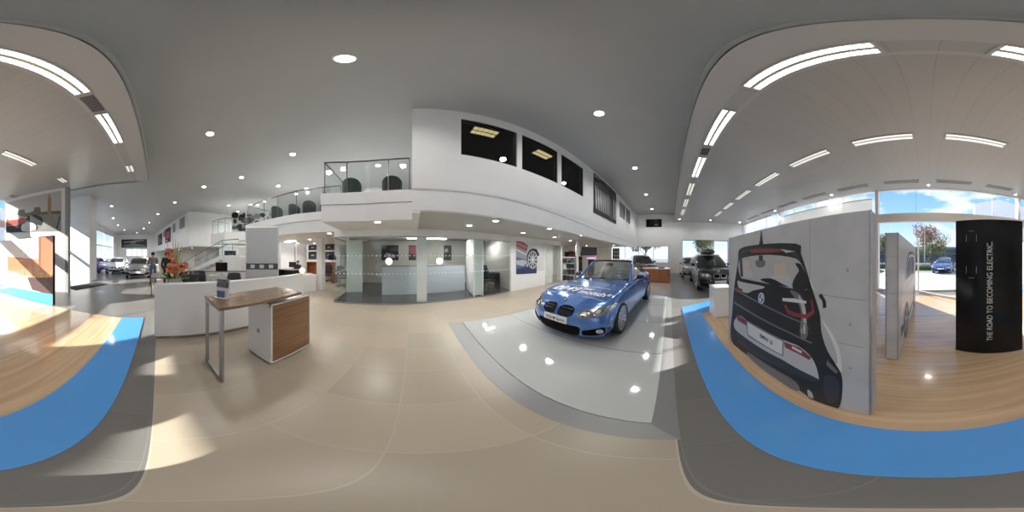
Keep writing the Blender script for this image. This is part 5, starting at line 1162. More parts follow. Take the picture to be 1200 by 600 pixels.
# pictures on the office back wall
PK = [pm[0], mat('poster_deep_red', (.42, .04, .06), .4), pm[1], mat('poster_dark_blue', (.05, .07, .14), .4)]
for k, (u0, u1, lab, pol) in enumerate([(447, 467, 'dark car picture on the office back wall above the left globe lamp', [(0, [(0, 0), (1, 0), (1, 1), (0, 1)]), (2, [(.1, .2), (.8, .15), (.85, .35), (.3, .5)]), (3, [(.5, .6), (.95, .6), (.95, .9), (.5, .8)])]),
                                    (479, 487.5, 'red and black picture on the office back wall beside the column', [(0, [(0, 0), (1, 0), (1, 1), (0, 1)]), (1, [(.1, .45), (.95, .4), (.95, .95), (.1, .9)])]),
                                    (520, 529, 'dark brown picture on the office back wall right of the column', [(0, [(0, 0), (1, 0), (1, 1), (0, 1)]), (2, [(.1, .5), (.6, .6), (.5, .8), (.1, .75)])])]):
    a, b = on_y(u0, 287.5, OB - .04), on_y(u1, 305, OB - .04); flat_y('wall_poster', lab, 'poster', a.x, b.x, b.z, min(a.z, 2.4), OB - .04, pol, PK, group='wall pictures')
# bright linear pendants in the office
def pendant(x0, x1, y, rz, label):
    t = thing('linear_pendant', label, 'ceiling light', ((x0 + x1) / 2, y, 2.5), group='bright office pendants', rz=0)
    MB().obox(((x0 + x1) / 2, y, 2.40), (x1 - x0, .16, .03), rz).build('diffuser', mat('pendant_diffuser', (1, 1, 1), .5, emit=(1, .97, .9), estr=16), t)
    MB().obox(((x0 + x1) / 2, y, 2.425), (x1 - x0 + .02, .18, .02), rz).build('housing', metal, t)
    m = MB()
    for f_ in (-.4, .4): cx_ = (x0 + x1) / 2 + (x1 - x0) * f_ * cos(rz); cy_ = y + (x1 - x0) * f_ * sin(rz); m.tube([(cx_, cy_, 2.43), (cx_, cy_, 2.5)], .006, 5)
    m.build('hanger', metal, t)
pendant(-.3, 1.5, 7.4, .12, 'long bright linear light over the office counter'); pendant(1.2, 1.8, 6.6, .1, 'short bright light in the office near the glass right of column'); pendant(2.0, 2.9, 6.9, .1, 'bright light above the white cupboard wall in the office'); pendant(3.5, 4.0, 7.4, .1, 'bright light inside the dark little office')
pendant(-6.6, -5.9, 6.6, .0, 'bright square light over the sales desks')

# ------------------------------------------------------------------ chairs
def task_chair(label, loc, rz, fm, group='office chairs'):
    t = thing('office_chair', label, 'chair', loc, rz, group, local=True)
    s_ = MB().box(-.24, .24, -.24, .22, .43, .51); s_.build('seat', fm, t, bevel=.04, bseg=3)
    b = MB(); N = 8
    vs = []
    for j in range(N + 1):
        for i in range(N + 1):
            x = -.24 + .48 * i / N; z = .56 + .50 * j / N; w_ = 1 - .22 * (j / N) ** 3; vs.append((x * w_, .25 + .05 * (j / N) - .10 * (x / .24) ** 2 * .6 + .02 * sin(j), z))
    b.add(vs, [(j * (N + 1) + i, j * (N + 1) + i + 1, (j + 1) * (N + 1) + i + 1, (j + 1) * (N + 1) + i) for j in range(N) for i in range(N)])
    o = b.build('backrest', fm, t, smooth='all'); o.modifiers.new('s', 'SOLIDIFY').thickness = .045
    MB().tube([(0, .10, .42), (0, .28, .45), (0, .30, .70)], .02, 6).build('back_bracket', dark, t)
    MB().tube([(0, 0, .10), (0, 0, .43)], .028, 8).build('gas_column', chrome, t)
    m = MB()
    for k in range(5): a = 2 * pi * k / 5; m.tube([(0, 0, .12), (.28 * cos(a), .28 * sin(a), .07)], [.028, .018], 6)
    m.build('star_base', dark, t)
    for k in range(5): a = 2 * pi * k / 5; MB().lathe([(.001, -.02), (.028, -.02), (.028, .02), (.001, .02)], 10, (.28 * cos(a), .28 * sin(a), .028), 'Y').build('caster', dark, t)
    for s in (-1, 1): MB().tube([(s * .22, .10, .45), (s * .30, .10, .50), (s * .30, .10, .66), (s * .30, -.12, .67)], .016, 6).build('armrest', dark, t)
    return t
ch = task_chair('black office chair behind the reception counter, right of the seated person', (-5.55, 1.47, 0), R(80), fabric_dark)
def chair(loc, rz, label): return dup(ch, loc, rz, label)
ch2 = chair((-4.42, 2.22, 0), R(60), 'charcoal office chair behind the reception beside the dark monitor')
chair((3.25, 6.75, .012), R(120), 'black office chair near the glass of the dark little office'); chair((3.75, 8.3, .012), R(-30), 'black office chair at the back of the dark little office')
chair((-.5, 8.2, .012), 0, 'office chair behind the left part of the white office counter'); chair((.7, 8.4, .012), R(20), 'office chair behind the right part of the white office counter')
chair((-3.6, 7.6, 0), R(40), 'black office chair right of the white column in the sales area'); chair((-5.0, 8.6, 0), R(-150), 'black office chair left of the white column in the sales area'); chair((-7.2, 8.4, 0), R(190), 'black office chair at the sales desk of the seated person')
def tub_chair(label, loc, rz, fm):
    t = thing('tub_chair', label, 'chair', loc, rz, 'tub chairs on the upper floor', local=True); N = 22; vs = []
    prof = [(.30, .06), (.35, .10), (.36, .40), (.37, .72), (.34, .76), (.29, .72), (.28, .42)]
    for i in range(N + 1):
        a = R(-30) + R(240) * i / N; dip = .22 * abs(1 - 2 * i / N) ** 2
        for r_, z in prof: vs.append((r_ * cos(a), r_ * sin(a), z - (dip if z > .5 else 0)))
    n_ = len(prof); m = MB().add(vs, [(i * n_ + k, i * n_ + (k + 1) % n_, (i + 1) * n_ + (k + 1) % n_, (i + 1) * n_ + k) for i in range(N) for k in range(n_)] + [tuple(range(n_)), tuple(N * n_ + k for k in range(n_))[::-1]])
    m.build('shell', fm, t, smooth='all'); MB().lathe([(.001, .08), (.28, .08), (.29, .38), (.26, .43), (.001, .44)], 24).build('seat', fm, t, smooth=True)
    for k in range(4): a = pi / 4 + pi / 2 * k; MB().tube([(.22 * cos(a), .22 * sin(a), 0), (.22 * cos(a), .22 * sin(a), .09)], .016, 6).build('leg', chrome, t)
    return t
tc = tub_chair('grey-green tub chair on the projecting balcony', (-1.72, 4.30, 3.2), R(180), fabric_green); tc.scale = (.76, .76, .9)
tb = tub_chair('black tub chair on the projecting balcony, near the tall wall', (-.60, 4.45, 3.2), R(180), fabric_dark); tb.scale = (.76, .76, .9)
dup(tc, (-5.5, 4.95, 3.2), R(180), 'grey tub chair on the left balcony, leftmost of the three'); dup(tb, (-4.7, 5.25, 3.2), R(160), 'dark tub chair in the middle of the left balcony'); dup(tb, (-4.0, 5.35, 3.2), R(200), 'dark tub chair at the right end of the left balcony'); dup(tb, (-3.3, 5.6, 3.2), R(150), 'dark tub chair set back at the right end of the left balcony')
def round_table(loc, label):
    t = thing('coffee_table', label, 'table', loc, 0, 'low tables on the upper floor', local=True); MB().lathe([(.001, .44), (.33, .44), (.34, .455), (.33, .47), (.001, .47)], 28).build('top', white_gloss, t, smooth=True); MB().tube([(0, 0, .02), (0, 0, .44)], .025, 8).build('stem', chrome, t); MB().lathe([(.001, 0), (.2, 0), (.2, .015), (.001, .03)], 20).build('base', chrome, t)
    return t
SC = .76
rt = round_table((-1.16, 4.75, 3.2), 'low white table between the two balcony tub chairs'); dup(rt, (-5.1, 6.2, 3.2), 0, 'low white table between tub chairs on the left balcony')

# ------------------------------------------------------------------ monitors, desks
def monitor(loc, rz, label, w=.52, h=.34, group='desk monitors'):
    t = thing('monitor', label, 'screen', loc, rz, group, local=True)
    MB().box(-w / 2, w / 2, -.02, .02, .14, .14 + h).build('casing', dark, t, bevel=.006); MB().box(-w / 2 + .015, w / 2 - .015, -.023, -.02, .155, .125 + h).build('display', black_gloss, t)
    MB().tube([(0, .03, .01), (0, .03, .22)], .02, 6).build('stand', metal, t); MB().box(-.11, .11, -.06, .12, 0, .012).build('foot', metal, t); return t
mo = monitor((-5.15, 2.12, .95), R(65), 'dark monitor on the desk behind the reception')
t = thing('office_desk', 'white desk carrying the dark monitor behind the reception', 'desk', (-5.15, 2.12, 0)); MB().obox((-5.15, 2.12, .925), (.8, .36, .04), R(65)).build('top', white_gloss, t)
for s in (-.36, .36): MB().obox((-5.15 + s * cos(R(65)), 2.12 + s * sin(R(65)), .453), (.04, .34, .905), R(65)).build('side_panel', white_gloss, t)
mo.scale = (.78, .78, .9)
dup(mo, (-.05, 7.35, .75), R(10), 'dark monitor behind the white office counter, left of the column'); dup(mo, (.95, 7.5, .75), R(10), 'dark monitor behind the white office counter, right of the column')
def desk(name, label, loc, sx, sy, top_m, side_m, rz=0, h=.74):
    t = thing(name, label, 'desk', loc, rz, local=True); MB().box(-sx / 2, sx / 2, -sy / 2, sy / 2, h - .03, h).build('top', top_m, t, bevel=.004)
    MB().box(-sx / 2, -sx / 2 + .04, -sy / 2 + .03, sy / 2 - .03, 0, h - .03).build('side_panel', side_m, t); MB().box(sx / 2 - .04, sx / 2, -sy / 2 + .03, sy / 2 - .03, 0, h - .03).build('side_panel', side_m, t)
    MB().box(-sx / 2 + .04, sx / 2 - .04, -.02, .0, .25, h - .03).build('modesty_panel', side_m, t); return t
desk('office_desk', 'white desk with a globe lamp in front of the white column', (-4.75, 6.1, 0), .95, .7, white_gloss, white_gloss, R(-32)); globe_lamp(-4.95, 6.05, .74, .13, 'glowing white globe lamp on the white desk beside the sales area column')
desk('office_desk', 'tall cherry wood counter desk deep in the sales area', (-5.95, 9.3, 0), 1.9, .8, cherry, cherry, h=1.2); monitor((-5.0, 9.15, 1.2), R(10), 'dark monitor on the cherry wood sales desk')
desk('office_desk', 'cherry wood desk at the right of the sales area', (-3.95, 8.6, 0), 1.2, .7, cherry, cherry)
desk('office_desk', 'dark desk of the seated person at the back of the sales area', (-7.3, 7.6, 0), 1.3, .7, taupe, dark); monitor((-7.0, 7.6, .74), R(190), 'monitor on the desk of the seated person')
desk('office_desk', 'dark desk inside the dark little office', (3.7, 7.4, .012), .9, .6, dark, dark)
flat_y('wall_cabinet', 'tall pale cupboard inside the dark little office', 'cabinet', 3.25, 4.15, .02, 2.2, 9.0, [(0, [(.02, .02), (.49, .02), (.49, .98), (.02, .98)]), (0, [(.51, .02), (.98, .02), (.98, .98), (.51, .98)])], [mat('cool_grey_door', (.50, .54, .58), .4)], depth=.25)
# wide dark menu boards behind the sales desks
for (u0, u1, v0, v1, lab) in ((361.5, 374, 287, 293, 'upper left dark display board on the sales area wall'), (361.5, 374, 295, 304, 'lower left dark display board on the sales area wall'), (381, 392, 286, 293, 'upper right dark display board on the sales area wall'), (381, 392, 295, 304, 'lower right dark display board on the sales area wall')):
    a, b = on_y(u0, v0, 9.93), on_y(u1, v1, 9.93)
    flat_y('display_board', lab, 'display board', a.x, b.x, b.z, min(a.z, 2.42), 9.93, [(0, [(0, 0), (1, 0), (1, 1), (0, 1)]), (3, [(.1, .15), (.9, .15), (.9, .3), (.1, .3)]), (2, [(.2, .45), (.5, .4), (.6, .6), (.3, .65)])], PK, group='dark display boards')
for (u0, u1, v0, v1, lab) in ((333.5, 341, 294, 309, 'dark doorway-shaped picture on the back wall left of the sales desks'), (346, 350, 292, 297, 'small pale certificate left of the sales desks'), (354, 359, 291, 300, 'pale sheet on the back wall above the sales desks')):
    a, b = on_y(u0, v0, 11.44), on_y(u1, v1, 11.44); dkk = 'dark' in lab
    flat_y('wall_poster', lab, 'poster', a.x, b.x, b.z, a.z, 11.44, [(0 if dkk else 2, [(.05, .05), (.95, .05), (.95, .95), (.05, .95)]), (2 if dkk else 1, [(.3, .3), (.5, .3), (.5, .7), (.3, .7)])], PK, group='wall pictures')
flat_y('wall_poster', 'small orange, green and black picture on the white wall beside the staircase', 'poster', -11.2, -10.1, .95, 1.65, 7.56, [(0, [(0, 0), (.35, 0), (.35, 1), (0, 1)]), (1, [(.38, 0), (.66, 0), (.66, 1), (.38, 1)]), (2, [(.69, 0), (1, 0), (1, 1), (.69, 1)])], [mat('picture_green', (.10, .22, .06), .5), mat('picture_orange', (.5, .22, .06), .5), pm[0]], group='wall pictures')
t = thing('partition_screen', 'low dark grey partition screen at the edge of the sales area', 'screen', (-6.2, 5.0, 0)); MB().wallseg((-6.55, 4.85), (-5.9, 5.25), .08, 1.42, .05).build('panel', mat('grey_screen_cloth', (.10, .10, .11), .7), t, bevel=.01); MB().wallseg((-6.5, 4.86), (-6.4, 4.92), 0, .08, .05).wallseg((-6.05, 5.13), (-5.95, 5.19), 0, .08, .05).build('foot', metal, t)
# wheel poster
a, b = Vector((4.36, 6.022)), Vector((6.15, 6.137)); q = lambda u, v: on_line(u, v, (4.05, 6.0), (6.2, 6.14)); d = (b - a).normalized(); nn3 = Vector((d.y, -d.x, 0)); nn3 = nn3 if nn3.y < 0 else -nn3
t = thing('wall_poster', 'tall colour poster of a silver car wheel with red streaks on the white office wall', 'poster', (5.0, 6.0, .8)); m = MB()
def pwh(pts, mi, off): m.face([q(560 + X / 7.5, 270 + Y / 7.5) + nn3 * off for X, Y in pts], mi)
pwh([(335, 92), (590, 125), (588, 220), (520, 230), (515, 378), (335, 388)], 0, .012)
pwh([(335, 92), (395, 100), (440, 135), (428, 185), (335, 135)], 1, .013); pwh([(335, 104), (430, 150), (430, 158), (335, 114)], 2, .0145); pwh([(335, 135), (428, 185), (424, 262), (335, 232)], 7, .0135); pwh([(335, 158), (426, 208), (425, 222), (335, 176)], 0, .0145); pwh([(335, 230), (420, 255), (430, 320), (380, 330), (335, 300)], 3, .014); pwh([(335, 340), (430, 318), (516, 335), (514, 376), (335, 386)], 4, .0148); pwh([(335, 290), (420, 300), (450, 350), (335, 375)], 3, .0135)
pwh([(335, 265), (400, 258), (430, 275), (400, 315), (340, 300)], 5, .015)
pwh([(450, 175), (480, 158), (515, 165), (540, 215), (520, 230), (515, 330), (480, 340), (440, 320), (425, 260), (430, 210)], 6, .016)
def wel(rx, ry, mi, off): pwh([(480 + rx * cos(2 * pi * i / 26), 258 + ry * sin(2 * pi * i / 26)) for i in range(26)], mi, off)
wel(44, 80, 5, .0175); wel(36, 68, 6, .0185); 
for k in range(10):
    a_ = 2 * pi * k / 10; pwh([(480 + 6 * cos(a_ + 1.2), 258 + 10 * sin(a_ + 1.2)), (480 + 38 * cos(a_ + .1), 258 + 70 * sin(a_ + .1)), (480 + 38 * cos(a_ - .1), 258 + 70 * sin(a_ - .1)), (480 + 6 * cos(a_ - 1.2), 258 + 10 * sin(a_ - 1.2))], 5, .0195)
wel(8, 14, 0, .021)
m.build('picture', [mat('poster_car_white', (.70, .71, .72), .3), mat('poster_streak_red', (.50, .12, .10), .3), mat('poster_streak_pale', (.62, .55, .55), .3), mat('poster_streak_blue', (.12, .17, .28), .3), mat('poster_navy', (.04, .06, .14), .3), mat('poster_silver', (.50, .53, .57), .3), pm[0], mat('poster_grey_blue', (.33, .36, .42), .3)], t)
p0, p1 = q(604.4, 300), q(637.5, 300); MB().wallseg((p0 + nn3 * .008)[:2], (p1 + nn3 * .008)[:2], .83, 2.06, .006).build('backing_board', mat('poster_car_white', (.7, .7, .7), .3), t)

# ------------------------------------------------------------------ far right: counter, TV, racks
t = thing('wood_counter', 'cherry wood box counter with pale top beyond the blue car', 'counter', (9.9, .6, 0))
cp = [(9.46, .02), (9.95, 1.60), (10.9, 1.55), (10.4, -.03)]
MB().prism(cp, .04, .82).build('body', cherry, t); MB().prism([(9.42, -.02), (9.92, 1.64), (10.95, 1.59), (10.45, -.07)], .82, .86).build('top', white_gloss, t); MB().prism([(9.52, .06), (9.98, 1.55), (10.85, 1.5), (10.38, .02)], 0, .04).build('plinth', dark, t)
m = MB()
for f_ in (.33, .66): p_ = Vector(cp[0]).lerp(Vector(cp[1]), f_); m.obox((p_.x - .002, p_.y, .43), (.006, .006, .74), math.atan2(1.58, .49))
m.build('panel_joint', dark, t)
t = thing('counter_display', 'small dark red box display on the pale counter top', 'box', (9.9, .45, .86)); MB().box(9.75, 10.0, .3, .7, .86, .90).build('tray', mat('dark_red_box', (.25, .05, .04), .4), t, bevel=.004); MB().box(9.78, 9.97, .33, .67, .90, .915).build('lid', dark, t, bevel=.003)
tv0, tv1 = on_z(684, 300, 1.6) if False else None, None
def at(u, D, z): th = R((u - U0) * .3); return Vector((D * sin(th), D * cos(th), z))
t = thing('wall_screen', 'flat television on a white bracket column beside the low soffit', 'screen', (8.5, 4.9, 0)); a, b = at(681.5, 9.4, 0), at(699, 9.9, 0)
MB().wallseg(a[:2], b[:2], 1.63, 2.12, -.06).build('casing', dark, t, bevel=.01); d = (b - a).normalized(); off = Vector((d.y, -d.x, 0)) * -.0; nrm_ = Vector((-d.y, d.x, 0)); nrm_ = nrm_ if nrm_.dot(-a) > 0 else -nrm_
m = MB(); A_, B_ = a + d * .04 + nrm_ * .004, b - d * .04 + nrm_ * .004; m.face([(A_.x, A_.y, 1.67), (B_.x, B_.y, 1.67), (B_.x, B_.y, 2.08), (A_.x, A_.y, 2.08)]); m.build('display', mat('tv_picture', (.03, .05, .07), .1, emit=(.10, .16, .2), estr=.5, noise=.9, nscale=6), t)
c_ = at(677.5, 9.5, 0); MB().obox((c_.x, c_.y, 1.88), (.30, .12, .56), math.atan2(d.y, d.x)).build('bracket_column', white_gloss, t); MB().obox(((a + b) / 2 - nrm_ * .12)[:2] + (1.59,), (1.2, .05, .05), math.atan2(d.y, d.x)).build('shelf', white_gloss, t)
MB().obox((c_.x - nrm_.x * .1, c_.y - nrm_.y * .1, 1.25), (.12, .08, 2.5), math.atan2(d.y, d.x)).build('pole', white_gloss, t)
t = thing('lifestyle_sign', 'narrow pink-lit sign strip under the television', 'sign', (8.8, 5.0, 1.45)); a2, b2 = at(688, 9.55, 0), at(698, 9.85, 0); MB().wallseg(a2[:2], b2[:2], 1.42, 1.52, -.04).build('strip', mat('pink_strip', (.7, .3, .6), .3, emit=(.7, .25, .6), estr=.5), t); MB().obox(((a2 + b2) / 2 - nrm_ * .03)[:2] + (.72,), (.4, .06, 1.42), math.atan2(d.y, d.x)).build('stand', dark, t)
def shelf_unit(label, c, rz, w, h, cols, back=white_gloss):
    t = thing('display_shelf', label, 'shelf', c, rz, 'merchandise shelves', local=True)
    MB().box(-w / 2, w / 2, .13, .15, 0, h).build('back_panel', back, t)
    for s in (-1, 1): MB().box(s * w / 2 - .015, s * w / 2 + .015, -.15, .15, 0, h).build('side_panel', back, t)
    for k in range(cols + 1): MB().box(-w / 2, w / 2, -.15, .14, h * k / cols * .97, h * k / cols * .97 + .025).build('shelf_board', back, t)
    return t
cols_ = [mat('goods_red', (.35, .06, .05), .6), mat('goods_black', (.03, .03, .03), .6), mat('goods_brown', (.20, .10, .06), .6), mat('goods_white', (.7, .7, .7), .6), mat('goods_teal', (.08, .18, .2), .6)]
random.seed(11)
GN = ['red', 'black', 'brown', 'white', 'teal']
def goods(c, rz, w, h, cols, where, pal):
    for k in range(cols):
        x = -w / 2 + .05; i = 0
        while x < w / 2 - .16:
            ww, hh = min(w / 2 - .03 - x, .16 + random.random() * .14), min(.8 * h / cols, .14 + random.random() * .6 * h / cols); Mx = Matrix.Rotation(rz, 4, 'Z'); p_ = Mx @ Vector((x + ww / 2, -.02, 0)) + Vector(c); z0 = h * k / cols * .97 + .026 + c[2]
            ci = random.choice(pal); m = MB(); m.obox((p_.x, p_.y, z0 + hh / 2), (ww, .18, hh), rz); m.obox((p_.x, p_.y, z0 + hh + .006), (ww * .96, .17, .012), rz)
            o = m.build('boxed_item', cols_[ci], loc=(p_.x, p_.y, z0)); o.modifiers.new('b', 'BEVEL').width = .006
            tag(o, '%s boxed item, %s along the %s board of the %s' % (GN[ci], ('first', 'second', 'third', 'fourth', 'fifth')[i], ('lowest', 'second', 'third', 'fourth', 'top')[k], where), 'box', 'goods on the ' + where); x += ww + .04; i += 1
s1 = at(664, 10.6, 0); shelf_unit('white merchandise shelf at left behind the blue car', s1, R(-52), 1.1, 1.55, 4); goods(s1, R(-52), 1.1, 1.55, 4, 'white shelf behind the blue car', [1, 1, 3, 4])
s2 = at(672, 11.6, 0); shelf_unit('dark merchandise shelf under the television', s2, R(-56), 1.2, 1.9, 5, dark); goods(s2, R(-56), 1.2, 1.9, 5, 'dark shelf under the television', [0, 1, 2, 0, 2])
for (u0, u1, lab) in ((659, 663.5, 'left of two small teal pictures on the back wall behind the merchandise shelves'), (664.5, 669, 'right of two small teal pictures on the back wall behind the merchandise shelves')):
    pass
flat_y('wall_poster', 'small teal and white picture on the lounge back wall near the merchandise shelves', 'poster', 12.4, 13.4, 1.5, 2.2, 8.95, [(0, [(0, 0), (1, 0), (1, 1), (0, 1)]), (1, [(.1, .1), (.45, .1), (.45, .9), (.1, .9)]), (1, [(.55, .1), (.9, .1), (.9, .9), (.55, .9)])], [white, mat('banner_teal', (.1, .17, .18), .4)], group='wall pictures')
# notice board and purple lit screen at the far wall
flat_x('wall_poster', 'grid of small dark pictures at the far wall beside the window', 'poster', 4.75, 5.5, 1.3, 2.35, 14.9, -1, [(0, [(.02 + .33 * i, .02 + .33 * j), (.30 + .33 * i, .02 + .33 * j), (.30 + .33 * i, .30 + .33 * j), (.02 + .33 * i, .30 + .33 * j)]) for i in range(3) for j in range(3)], [mat('dark_picture', (.10, .11, .12), .5)], group='wall pictures')

flat_x('wall_poster', 'small dark picture on the wall beyond the staircase', 'poster', 6.0, 7.2, 1.45, 2.1, -13.88, 1, [(0, [(0, 0), (1, 0), (1, 1), (0, 1)]), (1, [(.1, .1), (.6, .2), (.5, .7)])], [pm[0], mat('banner_teal', (.1, .17, .18), .4)], group='wall pictures')

# ================================================================== FLOOR MAT
t = thing('door_mat', 'black entrance mat on the grey tiles by the white column', 'mat', (-7.7, -3.1, 0)); MB().prism([(-6.6, -3.6), (-8.75, -2.75), (-9.1, -3.6), (-6.9, -4.4)], .001, .018).build('mat', mat('black_mat', (.018, .018, .02), .95, noise=.4, nscale=80), t)
MB().prism([(-6.56, -3.60), (-8.76, -2.71), (-9.15, -3.62), (-6.89, -4.45)], .0008, .010).build('rubber_edge', rubber, t)

# ================================================================== FLOWERS
fx, fy, fz = -3.32, .36, .75
t = thing('flower_arrangement', 'tall orange flower arrangement in a glass vase on the reception worktop', 'flowers', (fx, fy, fz))
MB().lathe([(.001, .0), (.085, 0), (.11, .10), (.13, .26), (.14, .40), (.132, .40), (.12, .27), (.10, .12), (.001, .03)], 28, (fx, fy, fz)).build('vase', mat('vase_glass', (.55, .60, .50), .1, trans=.3, noise=.4, nscale=12), t, smooth='all')
og = [mat('orange_petal', (.80, .22, .06), .5), mat('coral_petal', (.75, .28, .18), .5), mat('amber_petal', (.70, .38, .10), .5), mat('deep_red_petal', (.45, .05, .04), .5)]; lf = mat('leaf_green', (.10, .17, .05), .5); stm = mat('stem_brown', (.20, .13, .06), .6)
random.seed(5)
def petal(mb, c, d, L_, w_, mi=0):
    d = Vector(d).normalized(); s_ = d.cross(Vector((random.uniform(-1, 1), random.uniform(-1, 1), random.uniform(.2, 1)))).normalized(); n_ = d.cross(s_); c = Vector(c)
    vs = [c, c + d * L_ * .35 + s_ * w_ + n_ * .01, c + d * L_ * .8 + s_ * w_ * .7 - n_ * .008, c + d * L_ - n_ * .03, c + d * L_ * .8 - s_ * w_ * .7 - n_ * .008, c + d * L_ * .35 - s_ * w_ + n_ * .01, c + d * L_ * .5 + n_ * .025]
    mb.add(vs, [(0, 1, 6), (1, 2, 6), (2, 3, 6), (3, 4, 6), (4, 5, 6), (5, 0, 6)], mi)
for k in range(34):
    a = random.uniform(0, 2 * pi); r_ = random.uniform(.02, .24); z = fz + .45 + random.uniform(0, .20) * (1 - r_) + .05; c = (fx + r_ * cos(a), fy + r_ * sin(a), z); m = MB(); mi = random.randrange(3)
    for q_ in range(6): b = 2 * pi * q_ / 6 + a; petal(m, c, (cos(b), sin(b), random.uniform(.1, .9)), random.uniform(.05, .08), .022)
    m.ball(c, .014, 5); m.build('blossom', og[mi if random.random() < .9 else 3], t)
for k in range(14):
    a = random.uniform(0, 2 * pi); m = MB(); petal(m, (fx + .08 * cos(a), fy + .08 * sin(a), fz + .40), (cos(a), sin(a), random.uniform(-.1, .6)), .24, .035); m.build('leaf', lf, t)
for k, (dx, dy, h_) in enumerate([(.0, -.20, 1.22), (.03, -.06, 1.10), (-.02, .03, 1.06), (.05, .08, .95)]):   # tall spires
    top = Vector((fx + dx, fy + dy, fz + h_)); b0 = Vector((fx, fy, fz + .3)); MB().tube([b0, b0.lerp(top, .5) + Vector((.01, .01, 0)), top], [.008, .007, .004], 6).build('stem', stm if k else mat('stem_red', (.45, .14, .10), .5), t)
for k in range(30):
    f_ = random.uniform(.22, .80); c = Vector((fx, fy, fz + .3)).lerp(Vector((fx, fy - .20 + .03, fz + 1.15)), f_); m = MB()
    for q_ in range(5): b = 2 * pi * q_ / 5 + k; petal(m, c + Vector((.03 * cos(k), .03 * sin(k), 0)), (cos(b), sin(b), .3), .07, .028)
    m.build('blossom', og[1 if k % 2 else 0], t)
random.seed(9)
for k in range(5):
    m = MB(); b0 = Vector((fx + .02, fy + .02, fz + .38)); tp = Vector((fx + .02 + .02 * k, fy + .06 * (k - 2) + .05, fz + 1.25 - .06 * k)); m.tube([b0, b0.lerp(tp, .6), tp], [.016, .014, .004], 6); m.build('reed', mat('reed_green', (.42, .40, .20), .6), t)
# small black items on the worktop ledge
t = thing('desk_phone', 'black desk phone on the reception counter left of the flowers', 'phone', (-3.2, -.0 + .12, .75)); m = MB(); m.obox((-3.2, .12, .79), (.18, .16, .05), rx=R(18)); m.build('base', dark, t, bevel=.01); m = MB(); m.obox((-3.2, .05, .84), (.19, .045, .035)); m.tube([(-3.28, .05, .80), (-3.28, .05, .98)], .03, 8); m.build('handset', dark, t, bevel=.008)

